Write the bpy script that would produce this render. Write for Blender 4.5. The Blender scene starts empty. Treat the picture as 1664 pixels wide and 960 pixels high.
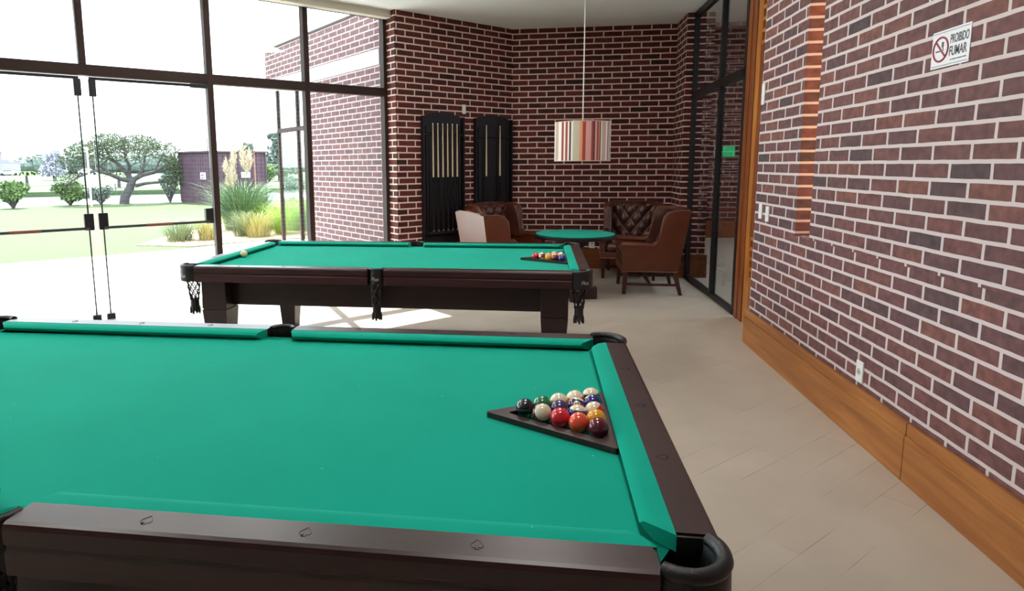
import bpy, bmesh, math, random
from mathutils import Vector, Matrix
random.seed(7)
SC = bpy.context.scene
COL = SC.collection
S = math.sqrt(0.5)
PI = math.pi

# ------------------------------------------------------------------ camera
cam_d = bpy.data.cameras.new('camera'); cam = bpy.data.objects.new('camera', cam_d); COL.objects.link(cam)
FPX, CXP, CYP = 1013.1, 741.6, 408.3
yaw, pitch, roll, CAMH = 0.1336, 0.1375, -0.0066, 1.4722
_r = Vector((1, 0, 0)); _f = Vector((0, math.cos(pitch), -math.sin(pitch))); _u = Vector((0, math.sin(pitch), math.cos(pitch)))
_r2 = math.cos(roll) * _r + math.sin(roll) * _u; _u2 = -math.sin(roll) * _r + math.cos(roll) * _u
_Rz = Matrix.Rotation(yaw, 3, 'Z')
_r2, _f, _u2 = _Rz @ _r2, _Rz @ _f, _Rz @ _u2
M = Matrix((( _r2.x, _u2.x, -_f.x, 0), (_r2.y, _u2.y, -_f.y, 0), (_r2.z, _u2.z, -_f.z, CAMH), (0, 0, 0, 1)))
cam.matrix_world = M
cam_d.sensor_width = 36; cam_d.sensor_fit = 'HORIZONTAL'; cam_d.lens = FPX / 1664 * 36
cam_d.shift_x = (832 - CXP) / 1664; cam_d.shift_y = (CYP - 480) / 1664
cam_d.clip_end = 2000; cam_d.clip_start = 0.05
SC.camera = cam

# ------------------------------------------------------------------ world, sun, exposure
SC.view_settings.view_transform = 'Standard'; SC.view_settings.look = 'None'
SC.view_settings.gamma = 1; SC.view_settings.use_curve_mapping = False
SC.view_settings.exposure = 1.68
FILL = 0.9  # strength of the added ceiling panels
SC.cycles.use_denoising = True
SC.cycles.max_bounces = 10; SC.cycles.diffuse_bounces = 6; SC.cycles.transparent_max_bounces = 16
SC.cycles.sample_clamp_indirect = 6
SC.cycles.caustics_reflective = False; SC.cycles.caustics_refractive = False
W = bpy.data.worlds.new('sky'); SC.world = W; W.use_nodes = True
bgn = W.node_tree.nodes['Background']; bgn.inputs[0].default_value = (0.86, 0.93, 1.0, 1); bgn.inputs[1].default_value = 1.9
sun_d = bpy.data.lights.new('sun', 'SUN'); sun = bpy.data.objects.new('sun', sun_d); COL.objects.link(sun)
sun_d.energy = 6.2; sun_d.angle = 0.009; sun_d.color = (1, 0.95, 0.88)
sdir = Vector((0.53 * 0.56, -0.85 * 0.56, -0.83)).normalized()
sun.rotation_euler = sdir.to_track_quat('-Z', 'Y').to_euler()
sun.location = (-8, 12, 12)

# ------------------------------------------------------------------ helpers
def srgb(r, g, b):
    f = lambda c: (c / 255 / 12.92) if c / 255 <= 0.04045 else ((c / 255 + 0.055) / 1.055) ** 2.4
    return (f(r), f(g), f(b), 1)

def mat(name, col=(0.5, 0.5, 0.5, 1), rough=0.5, metal=0.0, spec=0.5, coat=0.0, emis=None, estr=0):
    m = bpy.data.materials.new(name); m.use_nodes = True
    b = m.node_tree.nodes['Principled BSDF']
    b.inputs['Base Color'].default_value = col; b.inputs['Roughness'].default_value = rough
    b.inputs['Metallic'].default_value = metal; b.inputs['Specular IOR Level'].default_value = spec
    b.inputs['Coat Weight'].default_value = coat
    if emis: b.inputs['Emission Color'].default_value = emis; b.inputs['Emission Strength'].default_value = estr
    return m

def N(m, t, **kw):
    n = m.node_tree.nodes.new(t)
    for k, v in kw.items(): setattr(n, k, v)
    return n
def L(m, a, b): m.node_tree.links.new(a, b)
def ramp(m, stops):
    n = N(m, 'ShaderNodeValToRGB'); cr = n.color_ramp
    while len(cr.elements) < len(stops): cr.elements.new(0.5)
    for e, (p, c) in zip(cr.elements, stops): e.position = p; e.color = c
    return n
def bsdf(m): return m.node_tree.nodes['Principled BSDF']

def noise_mat(name, c1, c2, scale=8, rough=0.5, bump=0.0, detail=4, stretch=(1, 1, 1), spec=0.5, coat=0.0, bscale=None, lo=0.35, hi=0.65, bdist=0.01):
    m = mat(name, c1, rough, spec=spec, coat=coat)
    tc = N(m, 'ShaderNodeTexCoord'); mp = N(m, 'ShaderNodeMapping'); mp.inputs['Scale'].default_value = stretch
    L(m, tc.outputs['Object'], mp.inputs[0])
    nz = N(m, 'ShaderNodeTexNoise'); nz.inputs['Scale'].default_value = scale; nz.inputs['Detail'].default_value = detail
    L(m, mp.outputs[0], nz.inputs['Vector'])
    rp = ramp(m, [(lo, c1), (hi, c2)]); L(m, nz.outputs['Fac'], rp.inputs[0]); L(m, rp.outputs[0], bsdf(m).inputs['Base Color'])
    if bump:
        n2 = N(m, 'ShaderNodeTexNoise'); n2.inputs['Scale'].default_value = bscale or scale; n2.inputs['Detail'].default_value = detail
        L(m, mp.outputs[0], n2.inputs['Vector'])
        bp = N(m, 'ShaderNodeBump'); bp.inputs['Strength'].default_value = bump; bp.inputs['Distance'].default_value = bdist
        L(m, n2.outputs['Fac'], bp.inputs['Height']); L(m, bp.outputs[0], bsdf(m).inputs['Normal'])
    return m

def brick_mat(name, cols, mortar, scale=1.0, off=(0, 0)):
    m = mat(name, rough=0.75, spec=0.35)
    tc = N(m, 'ShaderNodeTexCoord'); mp = N(m, 'ShaderNodeMapping'); mp.inputs['Location'].default_value = (off[0], off[1], 0)
    mp.inputs['Scale'].default_value = (1 / scale,) * 3
    L(m, tc.outputs['UV'], mp.inputs[0])
    # a little wobble of the joints
    nw = N(m, 'ShaderNodeTexNoise'); nw.inputs['Scale'].default_value = 9; L(m, mp.outputs[0], nw.inputs['Vector'])
    vs = N(m, 'ShaderNodeVectorMath', operation='SUBTRACT'); vs.inputs[1].default_value = (0.5, 0.5, 0.5); L(m, nw.outputs['Color'], vs.inputs[0])
    vm = N(m, 'ShaderNodeVectorMath', operation='SCALE'); vm.inputs['Scale'].default_value = 0.006; L(m, vs.outputs[0], vm.inputs[0])
    va = N(m, 'ShaderNodeVectorMath', operation='ADD'); L(m, mp.outputs[0], va.inputs[0]); L(m, vm.outputs[0], va.inputs[1])
    br = N(m, 'ShaderNodeTexBrick'); br.offset = 0.5; br.squash = 1
    for k, v in (('Scale', 1.0), ('Mortar Size', 0.0092), ('Mortar Smooth', 0.12), ('Bias', 0.0), ('Brick Width', 0.252), ('Row Height', 0.0775)): br.inputs[k].default_value = v
    br.inputs['Color1'].default_value = (0, 0, 0, 1); br.inputs['Color2'].default_value = (1, 1, 1, 1); br.inputs['Mortar'].default_value = (0.5, 0.5, 0.5, 1)
    L(m, va.outputs[0], br.inputs['Vector'])
    n = len(cols); rp = ramp(m, [(i / (n - 1), c) for i, c in enumerate(cols)]); L(m, br.outputs['Color'], rp.inputs[0])
    nz = N(m, 'ShaderNodeTexNoise'); nz.inputs['Scale'].default_value = 22; nz.inputs['Detail'].default_value = 6; L(m, mp.outputs[0], nz.inputs['Vector'])
    r2 = ramp(m, [(0.3, (0.62, 0.62, 0.66, 1)), (0.7, (1.2, 1.15, 1.1, 1))]); L(m, nz.outputs['Fac'], r2.inputs[0])
    mx = N(m, 'ShaderNodeMix', data_type='RGBA', blend_type='MULTIPLY'); mx.inputs[0].default_value = 1
    L(m, rp.outputs[0], mx.inputs[6]); L(m, r2.outputs[0], mx.inputs[7])
    m2 = N(m, 'ShaderNodeMix', data_type='RGBA'); L(m, br.outputs['Fac'], m2.inputs[0]); L(m, mx.outputs[2], m2.inputs[6]); m2.inputs[7].default_value = mortar
    L(m, m2.outputs[2], bsdf(m).inputs['Base Color'])
    iv = N(m, 'ShaderNodeMath', operation='SUBTRACT'); iv.inputs[0].default_value = 1; L(m, br.outputs['Fac'], iv.inputs[1])
    ad = N(m, 'ShaderNodeMath', operation='MULTIPLY_ADD'); L(m, nz.outputs['Fac'], ad.inputs[0]); ad.inputs[1].default_value = 0.25; L(m, iv.outputs[0], ad.inputs[2])
    bp = N(m, 'ShaderNodeBump'); bp.inputs['Strength'].default_value = 0.7; bp.inputs['Distance'].default_value = 0.006
    L(m, ad.outputs[0], bp.inputs['Height']); L(m, bp.outputs[0], bsdf(m).inputs['Normal'])
    return m

def wood_mat(name, c1, c2, c3, axis='Y', rough=0.4, scale=1.0):
    m = mat(name, c1, rough, spec=0.4)
    tc = N(m, 'ShaderNodeTexCoord'); mp = N(m, 'ShaderNodeMapping')
    st = {'X': (0.6, 9, 9), 'Y': (9, 0.6, 9), 'Z': (9, 9, 0.6)}[axis]; mp.inputs['Scale'].default_value = tuple(s * scale for s in st)
    L(m, tc.outputs['Object'], mp.inputs[0])
    nz = N(m, 'ShaderNodeTexNoise'); nz.inputs['Scale'].default_value = 2.2; nz.inputs['Detail'].default_value = 7; nz.inputs['Distortion'].default_value = 0.5
    L(m, mp.outputs[0], nz.inputs['Vector'])
    rp = ramp(m, [(0.3, c1), (0.5, c2), (0.72, c3)]); L(m, nz.outputs['Fac'], rp.inputs[0]); L(m, rp.outputs[0], bsdf(m).inputs['Base Color'])
    return m

def glass_mat(name, tint=(0.93, 0.97, 0.96, 1), ior=1.5):
    m = bpy.data.materials.new(name); m.use_nodes = True; nt = m.node_tree; nt.nodes.clear()
    o = N(m, 'ShaderNodeOutputMaterial'); t = N(m, 'ShaderNodeBsdfTransparent'); t.inputs[0].default_value = tint
    g = N(m, 'ShaderNodeBsdfGlossy'); g.inputs['Roughness'].default_value = 0.0; g.inputs[0].default_value = (1, 1, 1, 1)
    lw = N(m, 'ShaderNodeLayerWeight'); lw.inputs[0].default_value = 0.5
    pw = N(m, 'ShaderNodeMath', operation='POWER'); L(m, lw.outputs['Facing'], pw.inputs[0]); pw.inputs[1].default_value = 5
    f = N(m, 'ShaderNodeMath', operation='MULTIPLY_ADD'); L(m, pw.outputs[0], f.inputs[0]); f.inputs[1].default_value = 0.94; f.inputs[2].default_value = 0.035; mx = N(m, 'ShaderNodeMixShader')
    L(m, f.outputs[0], mx.inputs[0]); L(m, t.outputs[0], mx.inputs[1]); L(m, g.outputs[0], mx.inputs[2]); L(m, mx.outputs[0], o.inputs[0])
    return m

# ---- mesh tools
def tag(o, label=None, cat=None, group=None, kind=None):
    if label: o['label'] = label
    if cat: o['category'] = cat
    if group: o['group'] = group
    if kind: o['kind'] = kind
    return o
def link(name, me, parent=None, loc=None):
    o = bpy.data.objects.new(name, me); COL.objects.link(o)
    if parent is not None: o.parent = parent
    if loc is not None: o.location = loc
    return o
def obj(name, bm, m, parent=None, smooth=None, loc=None):
    me = bpy.data.meshes.new(name)
    bmesh.ops.recalc_face_normals(bm, faces=bm.faces[:])
    bm.to_mesh(me); bm.free()
    for mm in (m if isinstance(m, (list, tuple)) else [m]): me.materials.append(mm)
    if smooth is not None:
        me.polygons.foreach_set('use_smooth', [True] * len(me.polygons))
        if smooth < 180: me.set_sharp_from_angle(angle=math.radians(smooth))
    return link(name, me, parent, loc)
def empty(name, loc=(0, 0, 0), rz=0):
    o = link(name, None); o.location = loc; o.rotation_euler = (0, 0, rz); o.empty_display_size = 0.1; return o
def struct(o): o['kind'] = 'structure'; return o
def B(): return bmesh.new()
def box(bm, x0, x1, y0, y1, z0, z1, bev=0, T=None):
    vs = [bm.verts.new(p) for p in ((x0, y0, z0), (x1, y0, z0), (x1, y1, z0), (x0, y1, z0), (x0, y0, z1), (x1, y0, z1), (x1, y1, z1), (x0, y1, z1))]
    fs = [bm.faces.new([vs[i] for i in q]) for q in ((3, 2, 1, 0), (4, 5, 6, 7), (0, 1, 5, 4), (1, 2, 6, 5), (2, 3, 7, 6), (3, 0, 4, 7))]
    if bev:
        es = list({e for f in fs for e in f.edges})
        r = bmesh.ops.bevel(bm, geom=es, offset=bev, segments=2, affect='EDGES', profile=0.5)
        vs = list({v for f in r['faces'] for v in f.verts} | {v for v in vs if v.is_valid})
    if T is not None:
        for v in vs:
            if v.is_valid: v.co = T @ v.co
    return vs
def prism(bm, pts, off, bev=0):
    """pts: closed 3D polygon; off: extrusion vector"""
    off = Vector(off); a = [bm.verts.new(p) for p in pts]; b = [bm.verts.new(Vector(p) + off) for p in pts]
    n = len(pts); fs = [bm.faces.new(a[::-1]), bm.faces.new(b)]
    for i in range(n): fs.append(bm.faces.new((a[i], a[(i + 1) % n], b[(i + 1) % n], b[i])))
    if bev:
        es = list({e for f in fs[:2] for e in f.edges})
        bmesh.ops.bevel(bm, geom=es, offset=bev, segments=3, affect='EDGES', profile=0.5)
def tube(bm, path, rad, seg=8, cap=True, closed=False):
    path = [Vector(p) for p in path]; n = len(path)
    rads = rad if isinstance(rad, (list, tuple)) else [rad] * n
    rings = []; up = None
    for i, p in enumerate(path):
        if closed: d = path[(i + 1) % n] - path[i - 1]
        else: d = path[min(i + 1, n - 1)] - path[max(i - 1, 0)]
        d.normalize()
        if up is None: up = Vector((0, 0, 1)) if abs(d.z) < 0.9 else Vector((1, 0, 0))
        s = d.cross(up)
        if s.length < 1e-5: s = d.cross(Vector((0.3, 1, 0.2)))
        s.normalize(); u = s.cross(d).normalized(); up = u
        rings.append([bm.verts.new(p + rads[i] * (math.cos(2 * PI * k / seg) * s + math.sin(2 * PI * k / seg) * u)) for k in range(seg)])
    m = n if closed else n - 1
    for i in range(m):
        a, b = rings[i], rings[(i + 1) % n]
        for k in range(seg): bm.faces.new((a[k], a[(k + 1) % seg], b[(k + 1) % seg], b[k]))
    if cap and not closed: bm.faces.new(rings[0][::-1]); bm.faces.new(rings[-1])
def lathe(bm, prof, seg=32, c=(0, 0), cap=True, T=None):
    rings = []
    for r, z in prof:
        rings.append([bm.verts.new((c[0] + r * math.cos(2 * PI * k / seg), c[1] + r * math.sin(2 * PI * k / seg), z)) for k in range(seg)])
    for a, b in zip(rings, rings[1:]):
        for k in range(seg): bm.faces.new((a[k], a[(k + 1) % seg], b[(k + 1) % seg], b[k]))
    if cap: bm.faces.new(rings[0][::-1]); bm.faces.new(rings[-1])
    if T is not None:
        for R in rings:
            for v in R: v.co = T @ v.co
def sphere(bm, c, r, u=24, v=16, sc=(1, 1, 1)):
    bmesh.ops.create_uvsphere(bm, u_segments=u, v_segments=v, radius=r, matrix=Matrix.Translation(c) @ Matrix.Diagonal((*sc, 1)))
def disc(bm, c, r, seg=24, z=None):
    bm.faces.new([bm.verts.new((c[0] + r * math.cos(2 * PI * k / seg), c[1] + r * math.sin(2 * PI * k / seg), c[2])) for k in range(seg)])
def wall(name, foot, z0, z1, m, parent=None, u0=0.0):
    """vertical prism over a footprint, with UVs in metres running along the faces"""
    bm = B(); uv = bm.loops.layers.uv.new('UVMap'); n = len(foot); u = u0
    for i in range(n):
        a, b = foot[i], foot[(i + 1) % n]; ln = math.hypot(b[0] - a[0], b[1] - a[1])
        f = bm.faces.new([bm.verts.new((a[0], a[1], z0)), bm.verts.new((b[0], b[1], z0)), bm.verts.new((b[0], b[1], z1)), bm.verts.new((a[0], a[1], z1))])
        for lp, q in zip(f.loops, ((u, z0), (u + ln, z0), (u + ln, z1), (u, z1))): lp[uv].uv = q
        u += ln
    for z in (z0, z1):
        f = bm.faces.new([bm.verts.new((p[0], p[1], z)) for p in foot])
        for lp in f.loops: lp[uv].uv = (lp.vert.co.x, lp.vert.co.y)
    bmesh.ops.remove_doubles(bm, verts=bm.verts[:], dist=1e-5)
    return obj(name, bm, m, parent)
def text_mesh(s, size, name, font_bold=False):
    cu = bpy.data.curves.new(name, 'FONT'); cu.body = s; cu.size = size; cu.align_x = 'CENTER'; cu.align_y = 'CENTER'; cu.extrude = 0.0004
    cu.offset = 0.012 * size if font_bold else 0
    o = bpy.data.objects.new(name, cu); COL.objects.link(o)
    dg = bpy.context.evaluated_depsgraph_get(); me = bpy.data.meshes.new_from_object(o.evaluated_get(dg))
    bpy.data.objects.remove(o); me.name = name
    return me
def copy_tree(o, parent=None):
    c = o.copy(); COL.objects.link(c); c.parent = parent
    for ch in o.children: copy_tree(ch, c)
    return c

# ------------------------------------------------------------------ materials
BR = [srgb(84, 70, 74), srgb(120, 80, 80), srgb(102, 74, 78), srgb(128, 84, 78), srgb(112, 76, 78)]
M_brick = brick_mat('brick', BR, srgb(208, 193, 194))
BRD = [srgb(54, 30, 26), srgb(98, 38, 32), srgb(70, 29, 26), srgb(104, 46, 37), srgb(82, 33, 30)]  # same brick; dimmer, warmer light at the back put into its colours
M_brick_dim = brick_mat('brick_dim_tint', BRD, srgb(226, 196, 188))
M_brick_out = brick_mat('outdoor_brick', [srgb(92, 68, 72), srgb(112, 78, 80), srgb(100, 72, 75)], srgb(172, 158, 162))
M_brick_cor = brick_mat('corridor_brick', BRD, srgb(160, 140, 132), scale=1.3)
M_wood = wood_mat('honey_wood', srgb(136, 82, 38), srgb(160, 100, 50), srgb(182, 120, 64), 'Y')
M_woodz = wood_mat('honey_wood_upright', srgb(150, 88, 36), srgb(178, 112, 50), srgb(196, 130, 64), 'Z')
M_woodr = wood_mat('reddish_wood', srgb(110, 56, 26), srgb(132, 70, 34), srgb(150, 84, 42), 'Z')
M_woodx = wood_mat('brown_wood', srgb(104, 56, 28), srgb(124, 68, 34), srgb(138, 80, 42), 'X')
M_frame = mat('bronze_aluminium', srgb(50, 34, 30), 0.6, spec=0.25)
M_black = mat('black_metal', srgb(20, 20, 22), 0.4)
M_glass = glass_mat('clear_glass')
M_glass_in = glass_mat('partition_glass', (0.72, 0.75, 0.76, 1))
M_ceil = mat('ceiling_paint', srgb(244, 243, 243), 0.45, spec=0.5)
M_beam = mat('beam_paint', srgb(205, 198, 184), 0.7)
M_white = mat('white_plastic', srgb(232, 232, 232), 0.4)
M_render = mat('white_render', srgb(196, 190, 200), 0.8)
M_chrome = mat('brushed_steel', srgb(190, 190, 190), 0.3, metal=1)

def floor_material():
    m = mat('pale_plank_tile', srgb(190, 178, 164), 0.42, spec=0.4)
    tc = N(m, 'ShaderNodeTexCoord'); mp = N(m, 'ShaderNodeMapping'); mp.inputs['Rotation'].default_value = (0, 0, math.radians(-43))
    L(m, tc.outputs['Object'], mp.inputs[0])
    br = N(m, 'ShaderNodeTexBrick'); br.offset = 0.37
    for k, v in (('Scale', 1.0), ('Mortar Size', 0.0012), ('Mortar Smooth', 0.3), ('Brick Width', 1.16), ('Row Height', 0.1475)): br.inputs[k].default_value = v
    br.inputs['Color1'].default_value = srgb(186, 173, 158); br.inputs['Color2'].default_value = srgb(194, 182, 168); br.inputs['Mortar'].default_value = srgb(120, 106, 96)
    L(m, mp.outputs[0], br.inputs['Vector'])
    # joints fade in and out where grout is pale
    nz = N(m, 'ShaderNodeTexNoise'); nz.inputs['Scale'].default_value = 1.7; L(m, mp.outputs[0], nz.inputs['Vector'])
    rp = ramp(m, [(0.45, (0, 0, 0, 1)), (0.6, (1, 1, 1, 1))]); L(m, nz.outputs['Fac'], rp.inputs[0])
    mx = N(m, 'ShaderNodeMix', data_type='RGBA'); L(m, rp.outputs[0], mx.inputs[0])
    mx.inputs[6].default_value = srgb(190, 178, 163); L(m, br.outputs['Color'], mx.inputs[7])
    n2 = N(m, 'ShaderNodeTexNoise'); n2.inputs['Scale'].default_value = 3; n2.inputs['Detail'].default_value = 5; L(m, tc.outputs['Object'], n2.inputs['Vector'])
    r2 = ramp(m, [(0.3, (0.93, 0.93, 0.93, 1)), (0.7, (1.04, 1.04, 1.04, 1))]); L(m, n2.outputs['Fac'], r2.inputs[0])
    m3 = N(m, 'ShaderNodeMix', data_type='RGBA', blend_type='MULTIPLY'); m3.inputs[0].default_value = 1
    L(m, mx.outputs[2], m3.inputs[6]); L(m, r2.outputs[0], m3.inputs[7]); L(m, m3.outputs[2], bsdf(m).inputs['Base Color'])
    return m
M_floor = floor_material()

# ------------------------------------------------------------------ room shell
CEIL = 3.32
XR = 1.711                                   # face of the right brick wall
def onwin(x, d=0.0):                         # point of the glazed wall line (y = x + 9.7), d metres towards the room
    return (x + d * S, x + 9.70 - d * S)
WX0 = -9.4                                   # far left end of the glazed wall
bm = B()
pts = [onwin(WX0, -0.05), onwin(-1.95, -0.05), (-0.25, 9.3), (8, 9.3), (8, 13.5), (8, -4.2), (-9.45, -4.2)]
fl = [(WX0, -4.2), (8, -4.2), (8, 13.6), (1.9, 13.6), (1.9, 9.3), (-0.2, 9.3), onwin(-1.7, -0.1), onwin(WX0, -0.1)]
prism(bm, [(x, y, -0.12) for x, y in fl], (0, 0, 0.12))
struct(obj('floor', bm, M_floor))
bm = B()
cl = [(WX0, -4.2), (1.905, -4.2), (1.905, 8.4), (1.79, 8.4), (1.79, 9.3), (-0.2, 9.3), onwin(-1.7, -0.12), onwin(WX0, -0.12)]
prism(bm, [(x, y, CEIL) for x, y in cl], (0, 0, 0.2))
struct(obj('ceiling', bm, M_ceil))
# corridor ceiling
bm = B(); box(bm, 1.93, 8, 5.0, 13.6, 4.07, 4.2)
box(bm, 1.905, 1.98, 5.0, 8.4, 3.32, 4.2)
struct(obj('trim_20', bm, M_ceil))

# right brick wall with the tall niche
Y0, Y1 = -4.0, 5.27
wall_r = wall('wall_right', [(XR, Y1), (XR, Y0), (XR + 0.27, Y0), (XR + 0.27, Y1)], 0, 0.985, M_brick)
struct(wall_r)
wall_r2 = wall('wall_right_upper', [(XR, Y1), (XR, 4.46), (XR + 0.14, 4.46), (XR + 0.14, 4.23), (XR, 4.23), (XR, Y0), (XR + 0.27, Y0), (XR + 0.27, Y1)], 0.985, CEIL, M_brick)
struct(wall_r2)
_uv = wall_r2.data.uv_layers[0].data
for _p in wall_r2.data.polygons:                       # bricks laid end-on in the niche returns: no upright joints
    _c = [wall_r2.data.vertices[v].co for v in _p.vertices]
    if abs(_p.normal.y) > 0.9 and 4.0 < _p.center.y < 4.6:
        for li in _p.loop_indices:
            _v = wall_r2.data.vertices[wall_r2.data.loops[li].vertex_index].co; _uv[li].uv = (0.011 + (_v.x - XR) * 0.7, _v.z)
# left diagonal brick wall, back wall, pillar
cA = (-1.757, 7.608); cB = (-0.283, 9.0); cB = (cA[0] + 1.474, cA[1] + 1.474)
d0 = Vector((-S, S))
aO = (cA[0] - 0.36 * S, cA[1] + 0.36 * S)
struct(wall('wall_diagonal', [cA, (cB[0] , cB[1]), (cB[0], cB[1] + 0.5), (cB[0] - 0.1, cB[1] + 0.5), aO], 0, CEIL, M_brick_dim, u0=0.1))
YB = 8.97
struct(wall('wall_back', [(-0.40, YB), (1.80, YB), (1.80, YB + 0.25), (-0.40, YB + 0.25)], 0, CEIL, M_brick_dim, u0=0.03))
struct(wall('wall_pillar', [(1.79, 9.2), (1.79, 8.36), (2.12, 8.36), (2.12, 9.2)], 0, CEIL, M_brick_dim, u0=0.05))
# unseen sides behind the camera
struct(wall('wall_rear', [(-9.6, -4.2), (1.98, -4.2), (1.98, -4.0), (-9.6, -4.0)], 0, CEIL, M_brick))
struct(wall('wall_left', [(-9.6, -4.0), (-9.4, -4.0), (-9.4, 0.3), (-9.6, 0.3)], 0, CEIL, M_brick))
# ceiling panels added out of view to brighten the room
M_fill = mat('fill_diffuser', srgb(240, 238, 230), 0.6, emis=(1.0, 0.93, 0.84, 1), estr=FILL * 0.5)
for x in (-5.2, -2.6, 0.0):
    for y in (1.5, 3.4, 5.3):
        if y > x + 8.2: continue
        pl = empty('added_panel_lamp', (x, y, 0)); tag(pl, 'unseen panel lamp added above the %s, %s' % ({1.5: 'near pool table', 3.4: 'gap between the tables', 5.3: 'far side of the second table'}[y], {-5.2: 'left one by the glazing', -2.6: 'over its left end', 0.0: 'over its right end'}[x]), 'ceiling lamp', 'added ceiling fill lamps')
        bm = B(); box(bm, -0.32, 0.32, -0.32, 0.32, CEIL - 0.012, CEIL); obj('frame', bm, M_white, pl)
        bm = B(); box(bm, -0.29, 0.29, -0.29, 0.29, CEIL - 0.015, CEIL - 0.011); obj('diffuser', bm, M_fill, pl)
        ld = bpy.data.lights.new('fill_light', 'AREA'); ld.size = 0.58; ld.energy = FILL * 6; ld.color = (1.0, 0.96, 0.93)
        lo = link('fill_light', ld, pl); lo.location = (0, 0, CEIL - 0.02)

# corridor behind the glass partition
struct(wall('wall_corridor', [(1.9, 13.0), (8, 13.0), (8, 13.2), (1.9, 13.2)], 0, 4.07, M_brick_cor))
struct(wall('wall_corridor_side', [(1.9, 9.2), (2.12, 9.2), (2.12, 13.0), (1.9, 13.0)], 0, 4.07, M_brick_dim))
struct(wall('wall_corridor_end', [(1.99, 5.0), (8, 5.0), (8, 5.27), (1.99, 5.27)], 0, 4.07, M_brick_dim))
struct(wall('wall_corridor_right', [(7.9, 5.27), (8.1, 5.27), (8.1, 13), (7.9, 13)], 0, 2.0, M_brick_dim))

M_cfill = mat('corridor_fill_diffuser', srgb(240, 240, 240), 0.6, emis=(0.95, 0.98, 1, 1), estr=1.0)  # panels added to lift the dark corridor behind the glass
for x, y in ((4.2, 9.5), (4.2, 6.8)):
    pl = empty('added_panel_lamp', (x, y, 0)); tag(pl, 'panel lamp added to brighten the corridor behind the glass partition, %s one' % ('far' if y > 8 else 'near'), 'ceiling lamp', 'added corridor fill lamps')
    bm = B(); box(bm, -0.32, 0.32, -0.32, 0.32, 4.058, 4.07); obj('frame', bm, M_white, pl)
    bm = B(); box(bm, -0.29, 0.29, -0.29, 0.29, 4.054, 4.059); obj('diffuser', bm, M_cfill, pl)
    ld = bpy.data.lights.new('fill_light', 'AREA'); ld.size = 0.58; ld.energy = 22; ld.color = (0.9, 0.96, 1.0)
    lo = link('fill_light', ld, pl); lo.location = (0, 0, 4.045)
# baseboards
def base(name, x0, x1, y0, y1, h, m):
    bm = B(); box(bm, x0, x1, y0, y1, 0, h - 0.062, 0.002); box(bm, x0 + (0.006 if x1 - x0 < y1 - y0 else 0), x1, y0 + (0.006 if x1 - x0 > y1 - y0 else 0), y1, h - 0.055, h, 0.003)
    box(bm, x0 + 0.008, x1, y0 + 0.008, y1 - 0.004, h - 0.064, h - 0.053)
    return struct(obj(name, bm, m))
base('baseboard_right', 1.682, XR, 2.99, 5.31, 0.28, M_wood)
base('baseboard_right_near', 1.682, XR, -4.0, 2.985, 0.28, M_wood)
base('baseboard_back', -0.3, 1.80, 8.94, YB, 0.284, M_woodx)
base('baseboard_pillar', 1.76, 2.15, 8.33, 8.36, 0.30, M_woodx)
base('baseboard_pillar_side', 1.76, 1.79, 8.36, 8.94, 0.30, M_woodx)
bm = B()
prism(bm, [(cA[0], cA[1], 0), (cB[0], cB[1], 0), (cB[0] + 0.03 * S, cB[1] - 0.03 * S, 0), (cA[0] + 0.03 * S, cA[1] - 0.03 * S, 0)], (0, 0, 0.284))
struct(obj('baseboard_diagonal', bm, M_woodx))
base('baseboard_corridor', 2.12, 8, 12.96, 13.0, 0.33, M_woodx)

# ---- glazed wall (45 degrees)
TW = Matrix.Translation((0, 9.70, 0)) @ Matrix.Rotation(PI / 4, 4, 'Z')   # local x runs along the wall, local -y = into the room
RT2 = math.sqrt(2)
def wx(x): return x * RT2                    # world x on the wall line -> local x
mull = [-9.35, -8.5, -7.45, -6.55, -5.62, -5.03, -3.43, -2.67, -1.935]
ti = 1
for x in mull:
    bm = B(); hw = 0.03; box(bm, wx(x) - hw, wx(x) + hw, -0.05, 0.05, 0, 3.27, 0.003, TW); struct(obj('trim_%d' % ti, bm, M_frame)); ti += 1
bm = B(); box(bm, wx(-4.235) - 0.03, wx(-4.235) + 0.03, -0.05, 0.05, 2.42, 3.27, 0.003, TW); struct(obj('trim_%d' % ti, bm, M_frame)); ti += 1
bm = B(); box(bm, wx(-9.35), wx(-1.935), -0.048, 0.052, 2.32, 2.42, 0.003, TW); struct(obj('trim_%d' % ti, bm, M_frame)); ti += 1
bm = B(); box(bm, wx(-9.35), wx(-1.935), -0.05, 0.05, 3.25, 3.32, 0.002, TW); struct(obj('trim_%d' % ti, bm, M_frame)); ti += 1
for a, b in ((-3.43, -1.935), (-9.35, -5.03)):
    bm = B(); box(bm, wx(a), wx(b), -0.04, 0.04, 0, 0.06, 0.002, TW); struct(obj('trim_%d' % ti, bm, M_frame)); ti += 1
bm = B(); box(bm, wx(-9.4), wx(-1.87), -0.16, -0.052, 3.235, 3.32, 0, TW); struct(obj('trim_%d' % ti, bm, M_beam)); ti += 1
wi = 1
ups = mull[:6] + [-4.235] + mull[6:]
for a, b in zip(ups, ups[1:]):
    bm = B(); box(bm, wx(a) + 0.025, wx(b) - 0.025, -0.004, 0.004, 2.42, 3.26, 0, TW); struct(obj('window_%d' % wi, bm, M_glass)); wi += 1
for a, b in zip(mull, mull[1:]):
    if a == -5.03: continue
    bm = B(); box(bm, wx(a) + 0.025, wx(b) - 0.025, -0.004, 0.004, 0.05, 2.33, 0, TW); struct(obj('window_%d' % wi, bm, M_glass)); wi += 1
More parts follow.
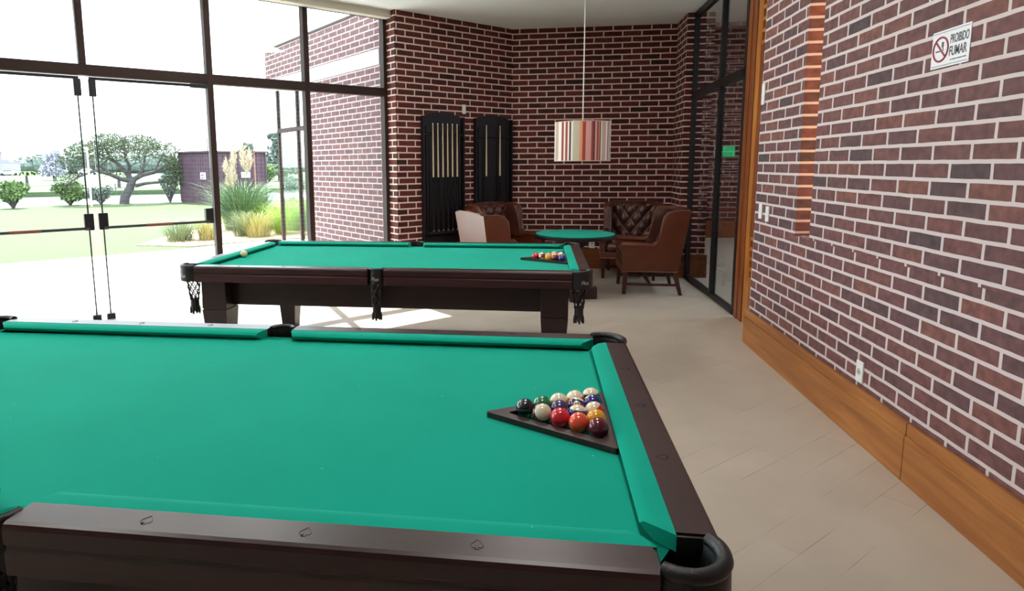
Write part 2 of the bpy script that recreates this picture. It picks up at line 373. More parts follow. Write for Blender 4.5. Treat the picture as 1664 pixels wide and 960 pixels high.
# glass doors with push bars and edge rods
for di, (a, b, rod) in enumerate(((-5.03, -4.262, 'r'), (-4.205, -3.43, 'l'))):
    x0, x1 = wx(a) + 0.04, wx(b) - (0.0 if rod == 'r' else 0.04)
    if rod == 'l': x0 = wx(a)
    bm = B(); box(bm, x0, x1, -0.005, 0.005, 0.01, 2.285, 0, TW)
    d = struct(obj('door_%d' % (di + 1), bm, M_glass))
    bm = B(); box(bm, x0, x1, -0.012, 0.012, 2.285, 2.312, 0.002, TW); obj('top_rail', bm, M_black, d)
    xr = x1 - 0.02 if rod == 'r' else x0 + 0.02
    bm = B(); tube(bm, [TW @ Vector((xr, -0.03, 0.03)), TW @ Vector((xr, -0.03, 2.25))], 0.007); obj('latch_rod', bm, M_black, d)
    bm = B(); box(bm, xr - 0.03, xr + 0.03, -0.06, -0.006, 2.13, 2.285, 0.004, TW); obj('top_latch', bm, M_black, d)
    bm = B(); box(bm, xr - 0.035, xr + 0.035, -0.06, -0.006, 0.0, 0.055, 0.004, TW); obj('bottom_latch', bm, M_black, d)
    bm = B(); box(bm, xr - 0.04, xr + 0.04, -0.075, -0.006, 0.88, 1.04, 0.006, TW); obj('latch_case', bm, M_black, d)
    xh = x0 + 0.01 if rod == 'r' else x1 - 0.05
    bm = B(); box(bm, xh - 0.04, xh + 0.04, -0.075, -0.006, 0.88, 1.04, 0.006, TW); obj('hinge_case', bm, M_black, d)
    bm = B(); tube(bm, [TW @ Vector((xr, -0.075, 0.90)), TW @ Vector((xh, -0.075, 0.90))], 0.014, 10); bar = obj('push_bar', bm, M_black, d)
    bm = B(); mid = (xr + xh) / 2; tube(bm, [TW @ Vector((mid - 0.12, -0.075, 0.90)), TW @ Vector((mid + 0.12, -0.075, 0.90))], 0.0155, 10); tag(obj('grip_sleeve', bm, mat('red_brown_sleeve', srgb(120, 60, 50), 0.5), bar), 'reddish sleeve in the middle of the black push bar')
bm = B(); box(bm, wx(-3.43) - 0.20, wx(-3.43) - 0.03, -0.075, -0.01, 2.27, 2.31, 0.003, TW)
tag(obj('door_closer', bm, M_black), 'small dark door closer under the transom at the mullion', 'door closer')

# ---- glass partition on the right, in front of the corridor
XG = 1.905
for (y, w) in ((8.325, 0.06), (7.12, 0.055), (6.29, 0.05)):
    bm = B(); box(bm, XG - 0.03, XG + 0.03, y - w / 2, y + w / 2, 0, CEIL, 0.003); struct(obj('trim_%d' % ti, bm, M_black)); ti += 1
for z0, z1 in ((2.27, 2.36), (3.25, 3.32), (0, 0.05)):
    bm = B(); box(bm, XG - 0.03, XG + 0.03, 6.27, 8.35, z0, z1, 0.003); struct(obj('trim_%d' % ti, bm, M_black)); ti += 1
for y0, y1 in ((6.31, 7.10), (7.14, 8.30)):
    for z0, z1 in ((0.05, 2.27), (2.36, 3.25)):
        bm = B(); box(bm, XG - 0.004, XG + 0.004, y0, y1, z0, z1); struct(obj('window_%d' % wi, bm, M_glass_in)); wi += 1
# wooden jamb and lattice sliding door beside it
bm = B()
box(bm, 1.865, 1.96, 6.115, 6.205, 0, CEIL, 0.004); box(bm, 1.870, 1.96, 6.00, 6.10, 0, CEIL, 0.004); box(bm, 1.89, 1.96, 6.09, 6.12, 0, CEIL)
struct(obj('trim_40', bm, M_woodr))
bm = B(); box(bm, 1.88, 1.93, 5.90, 5.995, 0, 3.3, 0.003)
box(bm, 1.88, 1.93, 5.30, 5.90, 0, 0.42, 0.003)
door = struct(obj('door_3', bm, M_woodz))
def lattice(z0, z1, nz):
    bm = B(); y0, y1 = 5.30, 5.89; ny = 6; py = (y1 - y0) / ny; pz = (z1 - z0) / nz; t = 0.030
    for i in range(ny + 1): box(bm, 1.883, 1.925, y0 + i * py - t / 2, y0 + i * py + t / 2, z0, z1)
    for j in range(nz + 1): box(bm, 1.881, 1.928, y0, y1, z0 + j * pz - t / 2, z0 + j * pz + t / 2)
    return bm
obj('lattice', lattice(0.43, 0.80, 4), M_woodz, door)
obj('lattice', lattice(2.50, 3.28, 8), M_woodz, door)
bm = B(); box(bm, 1.90, 1.91, 5.30, 5.88, 0.8, 2.5); obj('door_panel', bm, mat('dark_glass_panel', srgb(70, 40, 24), 0.2), door)
bm = B(); box(bm, 1.884, 1.928, 5.82, 5.90, 0.8, 2.5, 0.002); tag(obj('inner_stile', bm, M_woodr, door), 'reddish brown inner stile')
# warm light strip hidden in the niche
nl = bpy.data.lights.new('niche_strip', 'AREA'); nl.shape = 'RECTANGLE'; nl.size = 2.1; nl.size_y = 0.05; nl.energy = 1.0; nl.color = (1.0, 0.58, 0.28)
no = link('niche_light', nl); no.location = (XR + 0.09, 4.245, 2.1)
no.rotation_euler = Vector((0, 1, 0)).to_track_quat('-Z', 'X').to_euler()

# ------------------------------------------------------------------ outdoors: facade wing, canopy, ground
def ow(t, d=0): return (aO[0] - t * S + d * S, aO[1] + t * S + d * S)   # along the outer brick wing; d behind its face
wing = [ow(0.0), ow(2.28), ow(2.28, 0.3), ow(0.0, 0.3)]
struct(wall('wall_outside', wing, 0, 2.73, M_brick_out))
struct(wall('wall_outside_upper', [ow(0), ow(3.86), ow(3.86, 0.3), ow(0, 0.3)], 2.92, 3.42, M_brick_out))
struct(wall('trim_50', [ow(0, -0.01), ow(3.87, -0.01), ow(3.87, 0.31), ow(0, 0.31)], 2.73, 2.92, M_render))
struct(wall('trim_51', [ow(0, -0.02), ow(3.88, -0.02), ow(3.88, 0.32), ow(0, 0.32)], 3.42, 3.45, M_frame))
for i, t in enumerate((2.31, 2.62, 3.42)):
    struct(wall('trim_%d' % (52 + i), [ow(t - 0.02), ow(t + 0.03), ow(t + 0.03, 0.06), ow(t - 0.02, 0.06)], 0, 2.73, M_frame))
struct(wall('trim_55', [ow(2.31, 0.0), ow(3.42, 0.0), ow(3.42, 0.06), ow(2.31, 0.06)], 2.03, 2.10, M_frame))
struct(wall('window_30', [ow(2.31, 0.02), ow(3.42, 0.02), ow(3.42, 0.03), ow(2.31, 0.03)], 0.0, 2.73, M_glass))
# canopy over the terrace doors and the roof slab
def cw(x, d): return onwin(x, -d)
bm = B(); c4 = [onwin(WX0, -0.1), onwin(-2.98, -0.1), onwin(-2.98, -2.75), onwin(WX0, -2.75)]
prism(bm, [(p[0], p[1], 3.45) for p in c4], (0, 0, 0.14)); struct(obj('ceiling_canopy', bm, M_render))

M_grass = noise_mat('lawn_grass', srgb(54, 72, 32), srgb(66, 82, 42), 30, 0.9, bump=0.3, bscale=200)
M_field = noise_mat('far_field', srgb(52, 72, 40), srgb(66, 82, 52), 0.3, 0.9)
M_pave = noise_mat('terrace_paving', srgb(232, 229, 225), srgb(242, 240, 237), 3, 0.7)
M_soil = noise_mat('sandy_soil', srgb(170, 146, 120), srgb(196, 176, 150), 14, 0.9)
M_water = mat('pond_water', srgb(150, 160, 165), 0.12, spec=1.0)
bm = B(); far = 420
pav = [onwin(-1.7, -0.1), onwin(WX0, -0.1), (-16, 0), (-12.5, 4.0), (-8.4, 8.6), (-6.6, 10.4), (-6.0, 11.3), (-5.4, 12.2), (-4.3, 12.3), (-2.0, 13.5)]
prism(bm, [(x, y, -0.14) for x, y in pav], (0, 0, 0.12)); struct(obj('floor_terrace', bm, M_pave))
bm = B()
lawn = [(-60, -30), (30, -30), (30, 33), (-7, 27), (-12.5, 26.6), (-16.2, 24.8), (-17.6, 24.0), (-19.4, 22.8), (-20.2, 20.5), (-26, 14), (-60, -5)]
bm.faces.new([bm.verts.new((x, y, -0.03)) for x, y in lawn][::1]); struct(obj('floor_lawn', bm, M_grass))
bm = B(); disc(bm, (-40, 60, -0.35), 150, 64); struct(obj('floor_pond', bm, M_water))
bm = B()
fd = [(-80, -10), (-50, 18), (-33.5, 34.0), (-24, 40), (-10, 44), (40, 60), (300, 500), (-600, 600), (-600, -10)]
prism(bm, [(x, y, -0.4) for x, y in fd], (0, 0, 0.36)); struct(obj('floor_field', bm, M_field))
bm = B()
bed = [(-7.7, 11.0), (-6.5, 10.9), (-6.0, 11.5), (-5.4, 12.3), (-4.4, 12.4), (-3.5, 15.5), (-6, 17.5), (-8.2, 15.5), (-8.0, 12.5)]
prism(bm, [(x, y, -0.03) for x, y in bed], (0, 0, 0.02)); struct(obj('floor_planting_bed', bm, M_soil))
# ------------------------------------------------------------------ pool tables
def cloth_mat():
    m = mat('green_cloth', srgb(30, 160, 132), 0.9, spec=0.06)
    b = bsdf(m); b.inputs['Sheen Weight'].default_value = 0.04; b.inputs['Sheen Roughness'].default_value = 0.5
    tc = N(m, 'ShaderNodeTexCoord')
    nz = N(m, 'ShaderNodeTexNoise'); nz.inputs['Scale'].default_value = 2.0; nz.inputs['Detail'].default_value = 4; L(m, tc.outputs['Object'], nz.inputs['Vector'])
    rp = ramp(m, [(0.3, srgb(8, 152, 130)), (0.7, srgb(12, 160, 137))]); L(m, nz.outputs['Fac'], rp.inputs[0])
    # flecks of chalk dust
    vo = N(m, 'ShaderNodeTexVoronoi'); vo.inputs['Scale'].default_value = 14; L(m, tc.outputs['Object'], vo.inputs['Vector'])
    lt = N(m, 'ShaderNodeMath', operation='LESS_THAN'); lt.inputs[1].default_value = 0.035; L(m, vo.outputs['Distance'], lt.inputs[0])
    sp = N(m, 'ShaderNodeSeparateColor'); L(m, vo.outputs['Color'], sp.inputs[0])
    g2 = N(m, 'ShaderNodeMath', operation='GREATER_THAN'); g2.inputs[1].default_value = 0.62; L(m, sp.outputs[0], g2.inputs[0])
    ml = N(m, 'ShaderNodeMath', operation='MULTIPLY'); L(m, lt.outputs[0], ml.inputs[0]); L(m, g2.outputs[0], ml.inputs[1])
    m5 = N(m, 'ShaderNodeMath', operation='MULTIPLY'); L(m, ml.outputs[0], m5.inputs[0]); m5.inputs[1].default_value = 0.45
    mx = N(m, 'ShaderNodeMix', data_type='RGBA'); L(m, m5.outputs[0], mx.inputs[0]); L(m, rp.outputs[0], mx.inputs[6]); mx.inputs[7].default_value = srgb(150, 215, 200)
    L(m, mx.outputs[2], b.inputs['Base Color'])
    n2 = N(m, 'ShaderNodeTexNoise'); n2.inputs['Scale'].default_value = 900; L(m, tc.outputs['Object'], n2.inputs['Vector'])
    bp = N(m, 'ShaderNodeBump'); bp.inputs['Strength'].default_value = 0.15; bp.inputs['Distance'].default_value = 0.001; L(m, n2.outputs['Fac'], bp.inputs['Height']); L(m, bp.outputs[0], b.inputs['Normal'])
    return m
M_cloth = cloth_mat()
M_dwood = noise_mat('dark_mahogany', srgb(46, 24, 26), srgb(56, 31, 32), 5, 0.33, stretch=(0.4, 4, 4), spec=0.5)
M_dshade = noise_mat('dark_mahogany_shaded', srgb(32, 18, 20), srgb(40, 24, 26), 5, 0.38, stretch=(0.4, 4, 4), spec=0.5)  # same mahogany, with the shade on aprons and legs put into the colour
M_leather_b = noise_mat('black_leather', srgb(18, 18, 20), srgb(28, 28, 30), 60, 0.38, bump=0.2, bscale=300)
M_ink = mat('inlay_ink', srgb(28, 16, 16), 0.5)
M_silver = mat('silver_mark', srgb(200, 200, 200), 0.4, metal=0.3)

HL, HW, RW, CC, MG = 1.40, 0.75, 0.078, 0.128, 0.054      # half length, half width, rail wood, corner cut, middle gap
ZB, ZT = 0.765, 0.80
def rail_profile():                                       # (distance inwards from outer face, z)
    return [(0.0, 0.693), (0.0, 0.740), (0.006, 0.745), (0.006, 0.752), (0.0, 0.757), (0.0, 0.788), (0.004, 0.797), (0.012, ZT), (RW, ZT), (RW, 0.735), (0.11, 0.735), (0.11, 0.69), (0.01, 0.69)]
def spade_bm(sz=0.018):
    pts = []
    half = [(0, 1.0), (0.16, 0.78), (0.42, 0.46), (0.62, 0.12), (0.60, -0.2), (0.38, -0.36), (0.12, -0.26), (0.22, -0.62), (0.0, -0.56)]
    pts = half + [(-x, y) for x, y in half[-2:0:-1]]
    bm = B(); tube(bm, [(x * sz, y * sz, 0) for x, y in pts], 0.0006, 4, closed=True); return bm
def arc(cx, cy, r, a0, a1, n): return [(cx + r * math.cos(math.radians(a0 + (a1 - a0) * i / n)), cy + r * math.sin(math.radians(a0 + (a1 - a0) * i / n))) for i in range(n + 1)]
def pocket_net(r0, z0, z1, rt):
    bm = B(); n = 7
    for k in range(n):
        for sgn in (1, -1):
            p = []
            for i in range(15):
                t = i / 14; a = 2 * PI * (k / n) + sgn * t * 2 * PI * 0.33
                r = r0 + (rt - r0) * t ** 0.8
                wob = 1 + 0.05 * math.sin(t * 20)
                p.append((r * wob * math.cos(a), r * wob * math.sin(a), z0 + (z1 - z0) * t))
            tube(bm, p, 0.0042, 5)
    return bm
def tassel(r, z0, z1):
    bm = B(); n = 8
    lathe(bm, [(r * 0.96, z0 + 0.006), (r * 1.04, z0 - 0.006), (r * 1.08, (z0 + z1) / 2), (r, z1 + 0.035)], 12)
    for k in range(n):
        a = 2 * PI * k / n; q = r * 0.85
        tube(bm, [(q * math.cos(a), q * math.sin(a), z1 + 0.05), (q * 1.2 * math.cos(a), q * 1.2 * math.sin(a), z1 + 0.02 + 0.004 * (k % 3)), (q * 1.35 * math.cos(a + 0.1), q * 1.35 * math.sin(a + 0.1), z1 + 0.005 * (k % 2))], [0.010, 0.009, 0.005], 6)
    return bm
script_me = None
def pool_table(name, label, loc):
    global script_me
    t = empty(name, loc); tag(t, label, 'pool table', 'green pool tables')
    # playing bed with pocket cut-outs
    bm = B(); bx, by = HL - RW, HW - RW
    c = 0.075; out = []
    mr = 0.060
    out += arc(HL - c, HW - c, 0.068, 270 + 45 + 90, 270 - 45 - 45 , 1)[:0]
    def corner(sx, sy):
        pts = []
        for i in range(9):
            a = math.radians(-55 + 290 * 0 + i * 0)  # placeholder
        return pts
    # polygon: straight edges with concave arcs at the six pockets
    poly = []
    def add_corner(cx, cy, mid):                    # concave arc facing the bed centre
        for i in range(11):
            a = math.radians(mid + 75 - 150 * i / 10); poly.append((cx + 0.066 * math.cos(a), cy + 0.066 * math.sin(a)))
    def add_mid(cy, mid):
        for i in range(9):
            a = math.radians(mid + 80 - 160 * i / 8); poly.append((0.056 * math.cos(a), cy + 0.056 * math.sin(a)))
    k = HL - 0.078; w = HW - 0.078
    add_corner(k, w, 225)                            # right far: from top edge to right edge
    add_corner(k, -w, 135)
    add_mid(-(HW - 0.062), 90)
    add_corner(-k, -w, 45)
    add_corner(-k, w, -45)
    add_mid(HW - 0.062, -90)
    prism(bm, [(x, y, ZB - 0.03) for x, y in poly], (0, 0, 0.03))
    obj('playing_bed', bm, M_cloth, t)
    # rails: 4 long, 2 short
    pr = rail_profile()
    def rail(x0, x1, side):                          # long rail on y = side*HW
        bm = B(); prism(bm, [(x0, side * (HW - a), z) for a, z in pr], (x1 - x0, 0, 0))
        o = obj('rail', bm, [M_dwood], t, smooth=None)
        s = 1 if x0 > 0 else -1
        for d in (0.326, 0.644, 0.963):
            b = spade_bm(); q = obj('inlay', b, M_ink, o); q.location = (s * d, side * (HW - 0.042), ZT + 0.0003)
            q.rotation_euler = (0, 0, 0 if side < 0 else PI)
        bm = B()
        ce = 0.052; pf = [(0, ZT - 0.001, 0), (0.03, ZT, 0.4), (0.052, 0.795, 0.9), (0.058, 0.788, 1.0), (0.052, 0.781, 0.9), (0.034, 0.766, 0.6), (0, 0.766, 0)]
        xm, xc = (x0, x1) if x0 > 0 else (x1, x0)      # middle-pocket end and corner-pocket end
        a_, b_ = [], []
        for d, z, f in pf:
            a_.append(bm.verts.new((xm + s * (f * 0.022 + 0.0), side * (HW - RW - d), z)))
            b_.append(bm.verts.new((xc - s * (f * 0.052 - 0.008), side * (HW - RW - d), z)))
        n = len(pf)
        bm.faces.new(a_); bm.faces.new(b_[::-1])
        for i in range(n): bm.faces.new((a_[i], a_[(i + 1) % n], b_[(i + 1) % n], b_[i]))
        obj('cushion', bm, M_cloth, t, smooth=50)
    for side in (-1, 1):
        rail(MG, HL - CC, side); rail(-(HL - CC), -MG, side)
    for s in (-1, 1):
        bm = B(); y0, y1 = -(HW - CC), HW - CC
        prism(bm, [(s * (HL - a), y0, z) for a, z in pr], (0, y1 - y0, 0))
        o = obj('rail', bm, M_dwood, t)
        for d in (-0.318, 0, 0.318):
            q = obj('inlay', spade_bm(), M_ink, o); q.location = (s * (HL - 0.042), d, ZT + 0.0003); q.rotation_euler = (0, 0, s * PI / 2)
        bm = B(); pf = [(0, ZT - 0.001, 0), (0.03, ZT, 0.4), (0.052, 0.795, 0.9), (0.058, 0.788, 1.0), (0.052, 0.781, 0.9), (0.034, 0.766, 0.6), (0, 0.766, 0)]
        a_ = [bm.verts.new((s * (HL - RW - d), y0 + f * 0.052 - 0.008, z)) for d, z, f in pf]
        b_ = [bm.verts.new((s * (HL - RW - d), y1 - f * 0.052 + 0.008, z)) for d, z, f in pf]
        n = len(pf); bm.faces.new(a_); bm.faces.new(b_[::-1])
        for i in range(n): bm.faces.new((a_[i], a_[(i + 1) % n], b_[(i + 1) % n], b_[i]))
        obj('cushion', bm, M_cloth, t, smooth=50)
    # aprons
    ai = 0.17
    for s in (-1, 1):
        bm = B(); box(bm, -(HL - ai), HL - ai, s * (HW - ai) - 0.012, s * (HW - ai) + 0.012, 0.505, 0.70, 0.002); obj('apron', bm, M_dshade, t)
        bm = B(); box(bm, s * (HL - ai) - 0.012, s * (HL - ai) + 0.012, -(HW - ai), HW - ai, 0.505, 0.70, 0.002); obj('apron', bm, M_dshade, t)
    bm = B(); box(bm, -(HL - 0.10), HL - 0.10, -(HW - 0.10), HW - 0.10, 0.70, 0.733); obj('slate_frame', bm, M_dshade, t)
    for sx in (-1, 1):
        for sy in (-1, 1):
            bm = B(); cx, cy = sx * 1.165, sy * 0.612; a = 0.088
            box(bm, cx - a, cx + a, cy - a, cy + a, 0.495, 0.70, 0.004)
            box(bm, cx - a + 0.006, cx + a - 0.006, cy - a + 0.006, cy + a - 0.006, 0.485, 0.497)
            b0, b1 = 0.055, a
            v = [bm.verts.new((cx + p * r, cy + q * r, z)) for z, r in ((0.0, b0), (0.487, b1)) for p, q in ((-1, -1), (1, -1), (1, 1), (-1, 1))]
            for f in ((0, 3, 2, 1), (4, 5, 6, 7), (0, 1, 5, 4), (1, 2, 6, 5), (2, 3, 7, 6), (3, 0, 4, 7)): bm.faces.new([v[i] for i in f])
            obj('leg', bm, M_dshade, t)
    # levelling knob seen on the short apron
    bm = B(); box(bm, -(HL - ai) - 0.05, -(HL - ai) - 0.012, -0.06, 0.0, 0.60, 0.64, 0.004); obj('ball_return_knob', bm, M_dshade, t)
    # pockets
    for sx in (-1, 0, 1):
        for sy in (-1, 1):
            mid = sx == 0
            if mid: cx, cy, ro, ri = 0, sy * (HW - 0.052), 0.054, 0.040
            else: cx, cy, ro, ri = sx * (HL - 0.078), sy * (HW - 0.078), 0.082, 0.058
            p = empty('pocket', (0, 0, 0)); p.parent = t
            # shell: outer wall wraps the outward side, from rail bottom to top
            am = math.degrees(math.atan2(sy, sx)) if not mid else 90 * sy
            span = 164 if not mid else 180
            bm = B(); n = 26
            prof = [(ri, 0.70), (ro, 0.694), (ro + 0.002, 0.72), (ro, 0.775), (ro - 0.002, 0.79), ((ro + ri) / 2, 0.806), (ri, 0.795), (ri - 0.004, 0.76)]
            rings = []
            for i in range(n + 1):
                a = math.radians(am - span / 2 + span * i / n)
                rings.append([bm.verts.new((cx + r * math.cos(a), cy + r * math.sin(a), z)) for r, z in prof])
            for a_, b_ in zip(rings, rings[1:]):
                for j in range(len(prof)): bm.faces.new((a_[j], a_[(j + 1) % len(prof)], b_[(j + 1) % len(prof)], b_[j]))
            bm.faces.new(rings[0]); bm.faces.new(rings[-1][::-1])
            if not mid:                                    # leather facings on the rail ends
                box(bm, min(sx * (HL - CC), sx * (HL - CC + 0.008)), max(sx * (HL - CC), sx * (HL - CC + 0.008)), min(sy * (HW - RW), sy * (HW - 0.012)), max(sy * (HW - RW), sy * (HW - 0.012)), 0.70, 0.796, 0.002)
                box(bm, min(sx * (HL - RW), sx * (HL - 0.012)), max(sx * (HL - RW), sx * (HL - 0.012)), min(sy * (HW - CC), sy * (HW - CC + 0.008)), max(sy * (HW - CC), sy * (HW - CC + 0.008)), 0.70, 0.796, 0.002)
            obj('pocket_leather', bm, M_leather_b, p, smooth=50)
            bm = B(); tube(bm, [(cx + (ro + ri) / 2 * math.cos(math.radians(am - span / 2 + span * i / 24)), cy + (ro + ri) / 2 * math.sin(math.radians(am - span / 2 + span * i / 24)), 0.795) for i in range(25)], 0.0145 if not mid else 0.010, 10); obj('pocket_rim', bm, M_leather_b, p, smooth=60)
            bm = B(); lathe(bm, [(ri - 0.002, 0.765), (ri - 0.004, 0.70)], 24, (cx, cy), cap=False); lathe(bm, [(ri, 0.70), (0.002, 0.698)], 24, (cx, cy), cap=False); obj('pocket_liner', bm, M_leather_b, p, smooth=60)
            ncx, ncy = (cx * 1.0, cy * 1.0 + (0.028 * sy if mid else 0))
            e = obj('net', pocket_net(0.048 if not mid else 0.036, 0.70, 0.555, 0.028), M_leather_b, p, smooth=60); e.location = (ncx, ncy, 0)
            e = obj('tassel', tassel(0.027, 0.56, 0.455), M_leather_b, p, smooth=60); e.location = (ncx, ncy, 0)
            if script_me is None:
                script_me = text_mesh('Flus', 0.032, 'maker_mark'); script_me.materials.append(M_silver)
                for v in script_me.vertices: v.co.x += v.co.y * 0.3
            mk = link('maker_mark', script_me, p)
            if mid: dirv = Vector((0, sy, 0)); pos = Vector((cx, cy, 0)) + dirv * (ro + 0.003)
            else: dirv = Vector((sx * 0.35, sy * 0.94, 0)).normalized(); pos = Vector((cx, cy, 0)) + dirv * (ro + 0.003)
            mk.location = (pos.x, pos.y, 0.733)
            zx = Vector((0, 0, 1)).cross(dirv)
            mk.matrix_local = Matrix(((zx.x, 0, dirv.x, pos.x), (zx.y, 0, dirv.y, pos.y), (0, 1, 0, 0.733), (0, 0, 0, 1)))
    return t
T1 = (-1.067, 1.732); T2 = (-1.065, 4.669)
t1 = pool_table('pool_table', 'dark wood pool table with green cloth nearest the camera, cut off at the left', (T1[0], T1[1], 0))
t2 = copy_tree(t1); t2.location = (T2[0], T2[1], 0)
t2['label'] = 'green pool table seen whole behind the near one, cue ball at its left end'

# ---- balls
BC = {1: (226, 158, 20), 2: (30, 34, 120), 3: (205, 24, 44), 4: (58, 36, 92), 5: (232, 78, 44), 6: (20, 112, 66), 7: (100, 14, 40), 8: (16, 18, 28)}
CN = {1: 'yellow', 2: 'blue', 3: 'red', 4: 'purple', 5: 'orange', 6: 'green', 7: 'maroon', 8: 'black'}
CREAM = srgb(226, 212, 184)
def ball_mat(n):
    nm = 'ball_%s_%s' % ('stripe' if n > 8 else 'solid', CN[n if n <= 8 else n - 8])
    m = mat(nm, CREAM, 0.08, spec=0.6, coat=0.5)
    tc = N(m, 'ShaderNodeTexCoord'); sx = N(m, 'ShaderNodeSeparateXYZ'); L(m, tc.outputs['Object'], sx.inputs[0])
    # number spot around +x : sqrt(y^2+z^2) < r and x > 0
    c = (0, 0, 0)
    vm = N(m, 'ShaderNodeVectorMath', operation='DISTANCE'); vm.inputs[1].default_value = (0.027, 0, 0); L(m, tc.outputs['Object'], vm.inputs[0])
    lt = N(m, 'ShaderNodeMath', operation='LESS_THAN'); lt.inputs[1].default_value = 0.0095; L(m, vm.outputs['Value'], lt.inputs[0])
    col = srgb(*BC[n if n <= 8 else n - 8])
    mx = N(m, 'ShaderNodeMix', data_type='RGBA')
    L(m, lt.outputs[0], mx.inputs[0]); mx.inputs[7].default_value = CREAM
    if n <= 8: mx.inputs[6].default_value = col
    else:
        ab = N(m, 'ShaderNodeMath', operation='ABSOLUTE'); L(m, sx.outputs['Z'], ab.inputs[0])
        l2 = N(m, 'ShaderNodeMath', operation='LESS_THAN'); l2.inputs[1].default_value = 0.0145; L(m, ab.outputs[0], l2.inputs[0])
        m2 = N(m, 'ShaderNodeMix', data_type='RGBA'); L(m, l2.outputs[0], m2.inputs[0]); m2.inputs[6].default_value = CREAM; m2.inputs[7].default_value = col
        L(m, m2.outputs[2], mx.inputs[6])
    L(m, mx.outputs[2], bsdf(m).inputs['Base Color'])
    return m
BR_ = 0.0272
ball_me = {}; num_me = {}
def ball(n, loc, aim, up, label, group, numbered=True):
    """aim: where the number points; up: rough stripe axis"""
    if n not in ball_me:
        bm = B(); sphere(bm, (0, 0, 0), BR_, 32, 20); me = bpy.data.meshes.new('pool_ball'); bm.to_mesh(me); bm.free()
        me.materials.append(ball_mat(n)); me.polygons.foreach_set('use_smooth', [True] * len(me.polygons)); ball_me[n] = me
    o = link('pool_ball', ball_me[n]); tag(o, label, 'ball', group)
    x = Vector(aim).normalized(); z = Vector(up); z = (z - z.dot(x) * x).normalized(); y = z.cross(x)
    o.matrix_world = Matrix(((x.x, y.x, z.x, loc[0]), (x.y, y.y, z.y, loc[1]), (x.z, y.z, z.z, loc[2]), (0, 0, 0, 1)))
    if numbered:
        if n not in num_me:
            num_me[n] = text_mesh(str(n), 0.0125, 'number', True); num_me[n].materials.append(M_black)
        k = link('number', num_me[n], o); k.matrix_local = Matrix(((0, 0, 1, BR_ + 0.0001), (1, 0, 0, 0), (0, 1, 0, 0), (0, 0, 0, 1)))
    return o
def tri_pos(ax, ay):
    r = []
    for row in range(5):
        for j in range(row + 1): r.append((ax + 0.0478 * row, ay + 0.0276 * row - 0.0552 * j))   # j = 0 is the far side
    return r
CAMV = Vector((0, 0, CAMH))
# number, aim (camera-facing bias), stripe axis for every ball of the near rack, row by row from the apex, far side first
near = [(8, (0.5, -0.6, -0.55), (0, 0, 1)),
        (6, (0.2, 1, -0.3), (0, 0, 1)), (15, (-0.9, -0.1, 0.1), (0.5, -0.8, 0.45)),
        (9, (0.9, 0.5, 0.2), (-0.5, -0.5, 0.8)), (4, (0.9, -0.5, 0.0), (0, 0, 1)), (3, (-0.3, 0.6, 0.75), (0, 0, 1)),
        (13, (0.9, 0.4, 0.2), (-0.6, -0.4, 0.8)), (12, (0.0, -0.75, 0.62), (0.2, 0.3, 1)), (10, (0.2, 1, -0.2), (0.1, 0.25, 1)), (5, (0.15, 0.3, 0.93), (0, 0, 1)),
        (14, (0.9, 0.5, 0.1), (-0.6, -0.3, 0.8)), (2, (-0.6, 0.1, 0.8), (0, 0, 1)), (11, (0.7, 0.6, 0.4), (-0.8, -0.5, 0.2)), (1, (0.8, 0.5, 0.1), (0, 0, 1)), (7, (0.3, 0.3, -0.9), (0, 0, 1))]
def nm(n): return ('%s solid' % CN[n]) if n <= 8 else ('cream ball with a %s stripe' % CN[n - 8])
rowname = ['at the apex of the triangle', 'in the second row', 'in the third row', 'in the fourth row', 'in the last row by the cushion']
def lab(n, row, where, tail=''):
    c = CN[n if n <= 8 else n - 8]
    kind = 'solid %s pool ball' % c if n <= 8 else 'cream pool ball with %s stripe' % c
    return '%s %s, %s table' % (kind, rowname[row], where)
zc = ZB + BR_ + 0.0005
for i, (p, (n, aim, up)) in enumerate(zip(tri_pos(-0.0345, 1.6895), near)):
    row = [0, 1, 1, 2, 2, 2, 3, 3, 3, 3, 4, 4, 4, 4, 4][i]
    ball(n, (p[0], p[1], zc), aim, up, lab(n, row, 'near'), 'racked balls on the near table')
farb = [3, 12, 15, 6, 9, 1, 14, 5, 13, 7, 8, 10, 11, 4, 2]
for i, (p, n) in enumerate(zip(tri_pos(-0.028, 4.655), farb)):
    row = [0, 1, 1, 2, 2, 2, 3, 3, 3, 3, 4, 4, 4, 4, 4][i]
    a = random.uniform(0, 6.28)
    ball(n, (p[0], p[1], zc), (math.cos(a), math.sin(a), 0.3), (-0.4, 0.2, 0.9) if n > 8 else (0, 0, 1), lab(n, row, 'far'), 'racked balls on the far table', numbered=False)
bm = B(); sphere(bm, (0, 0, 0), BR_, 32, 20)
cb = obj('cue_ball', bm, mat('cue_ball_cream', srgb(228, 206, 170), 0.12), None, smooth=180, loc=(-2.300, 4.585, zc))
tag(cb, 'plain cream cue ball resting near the left end cushion of the far table', 'ball')
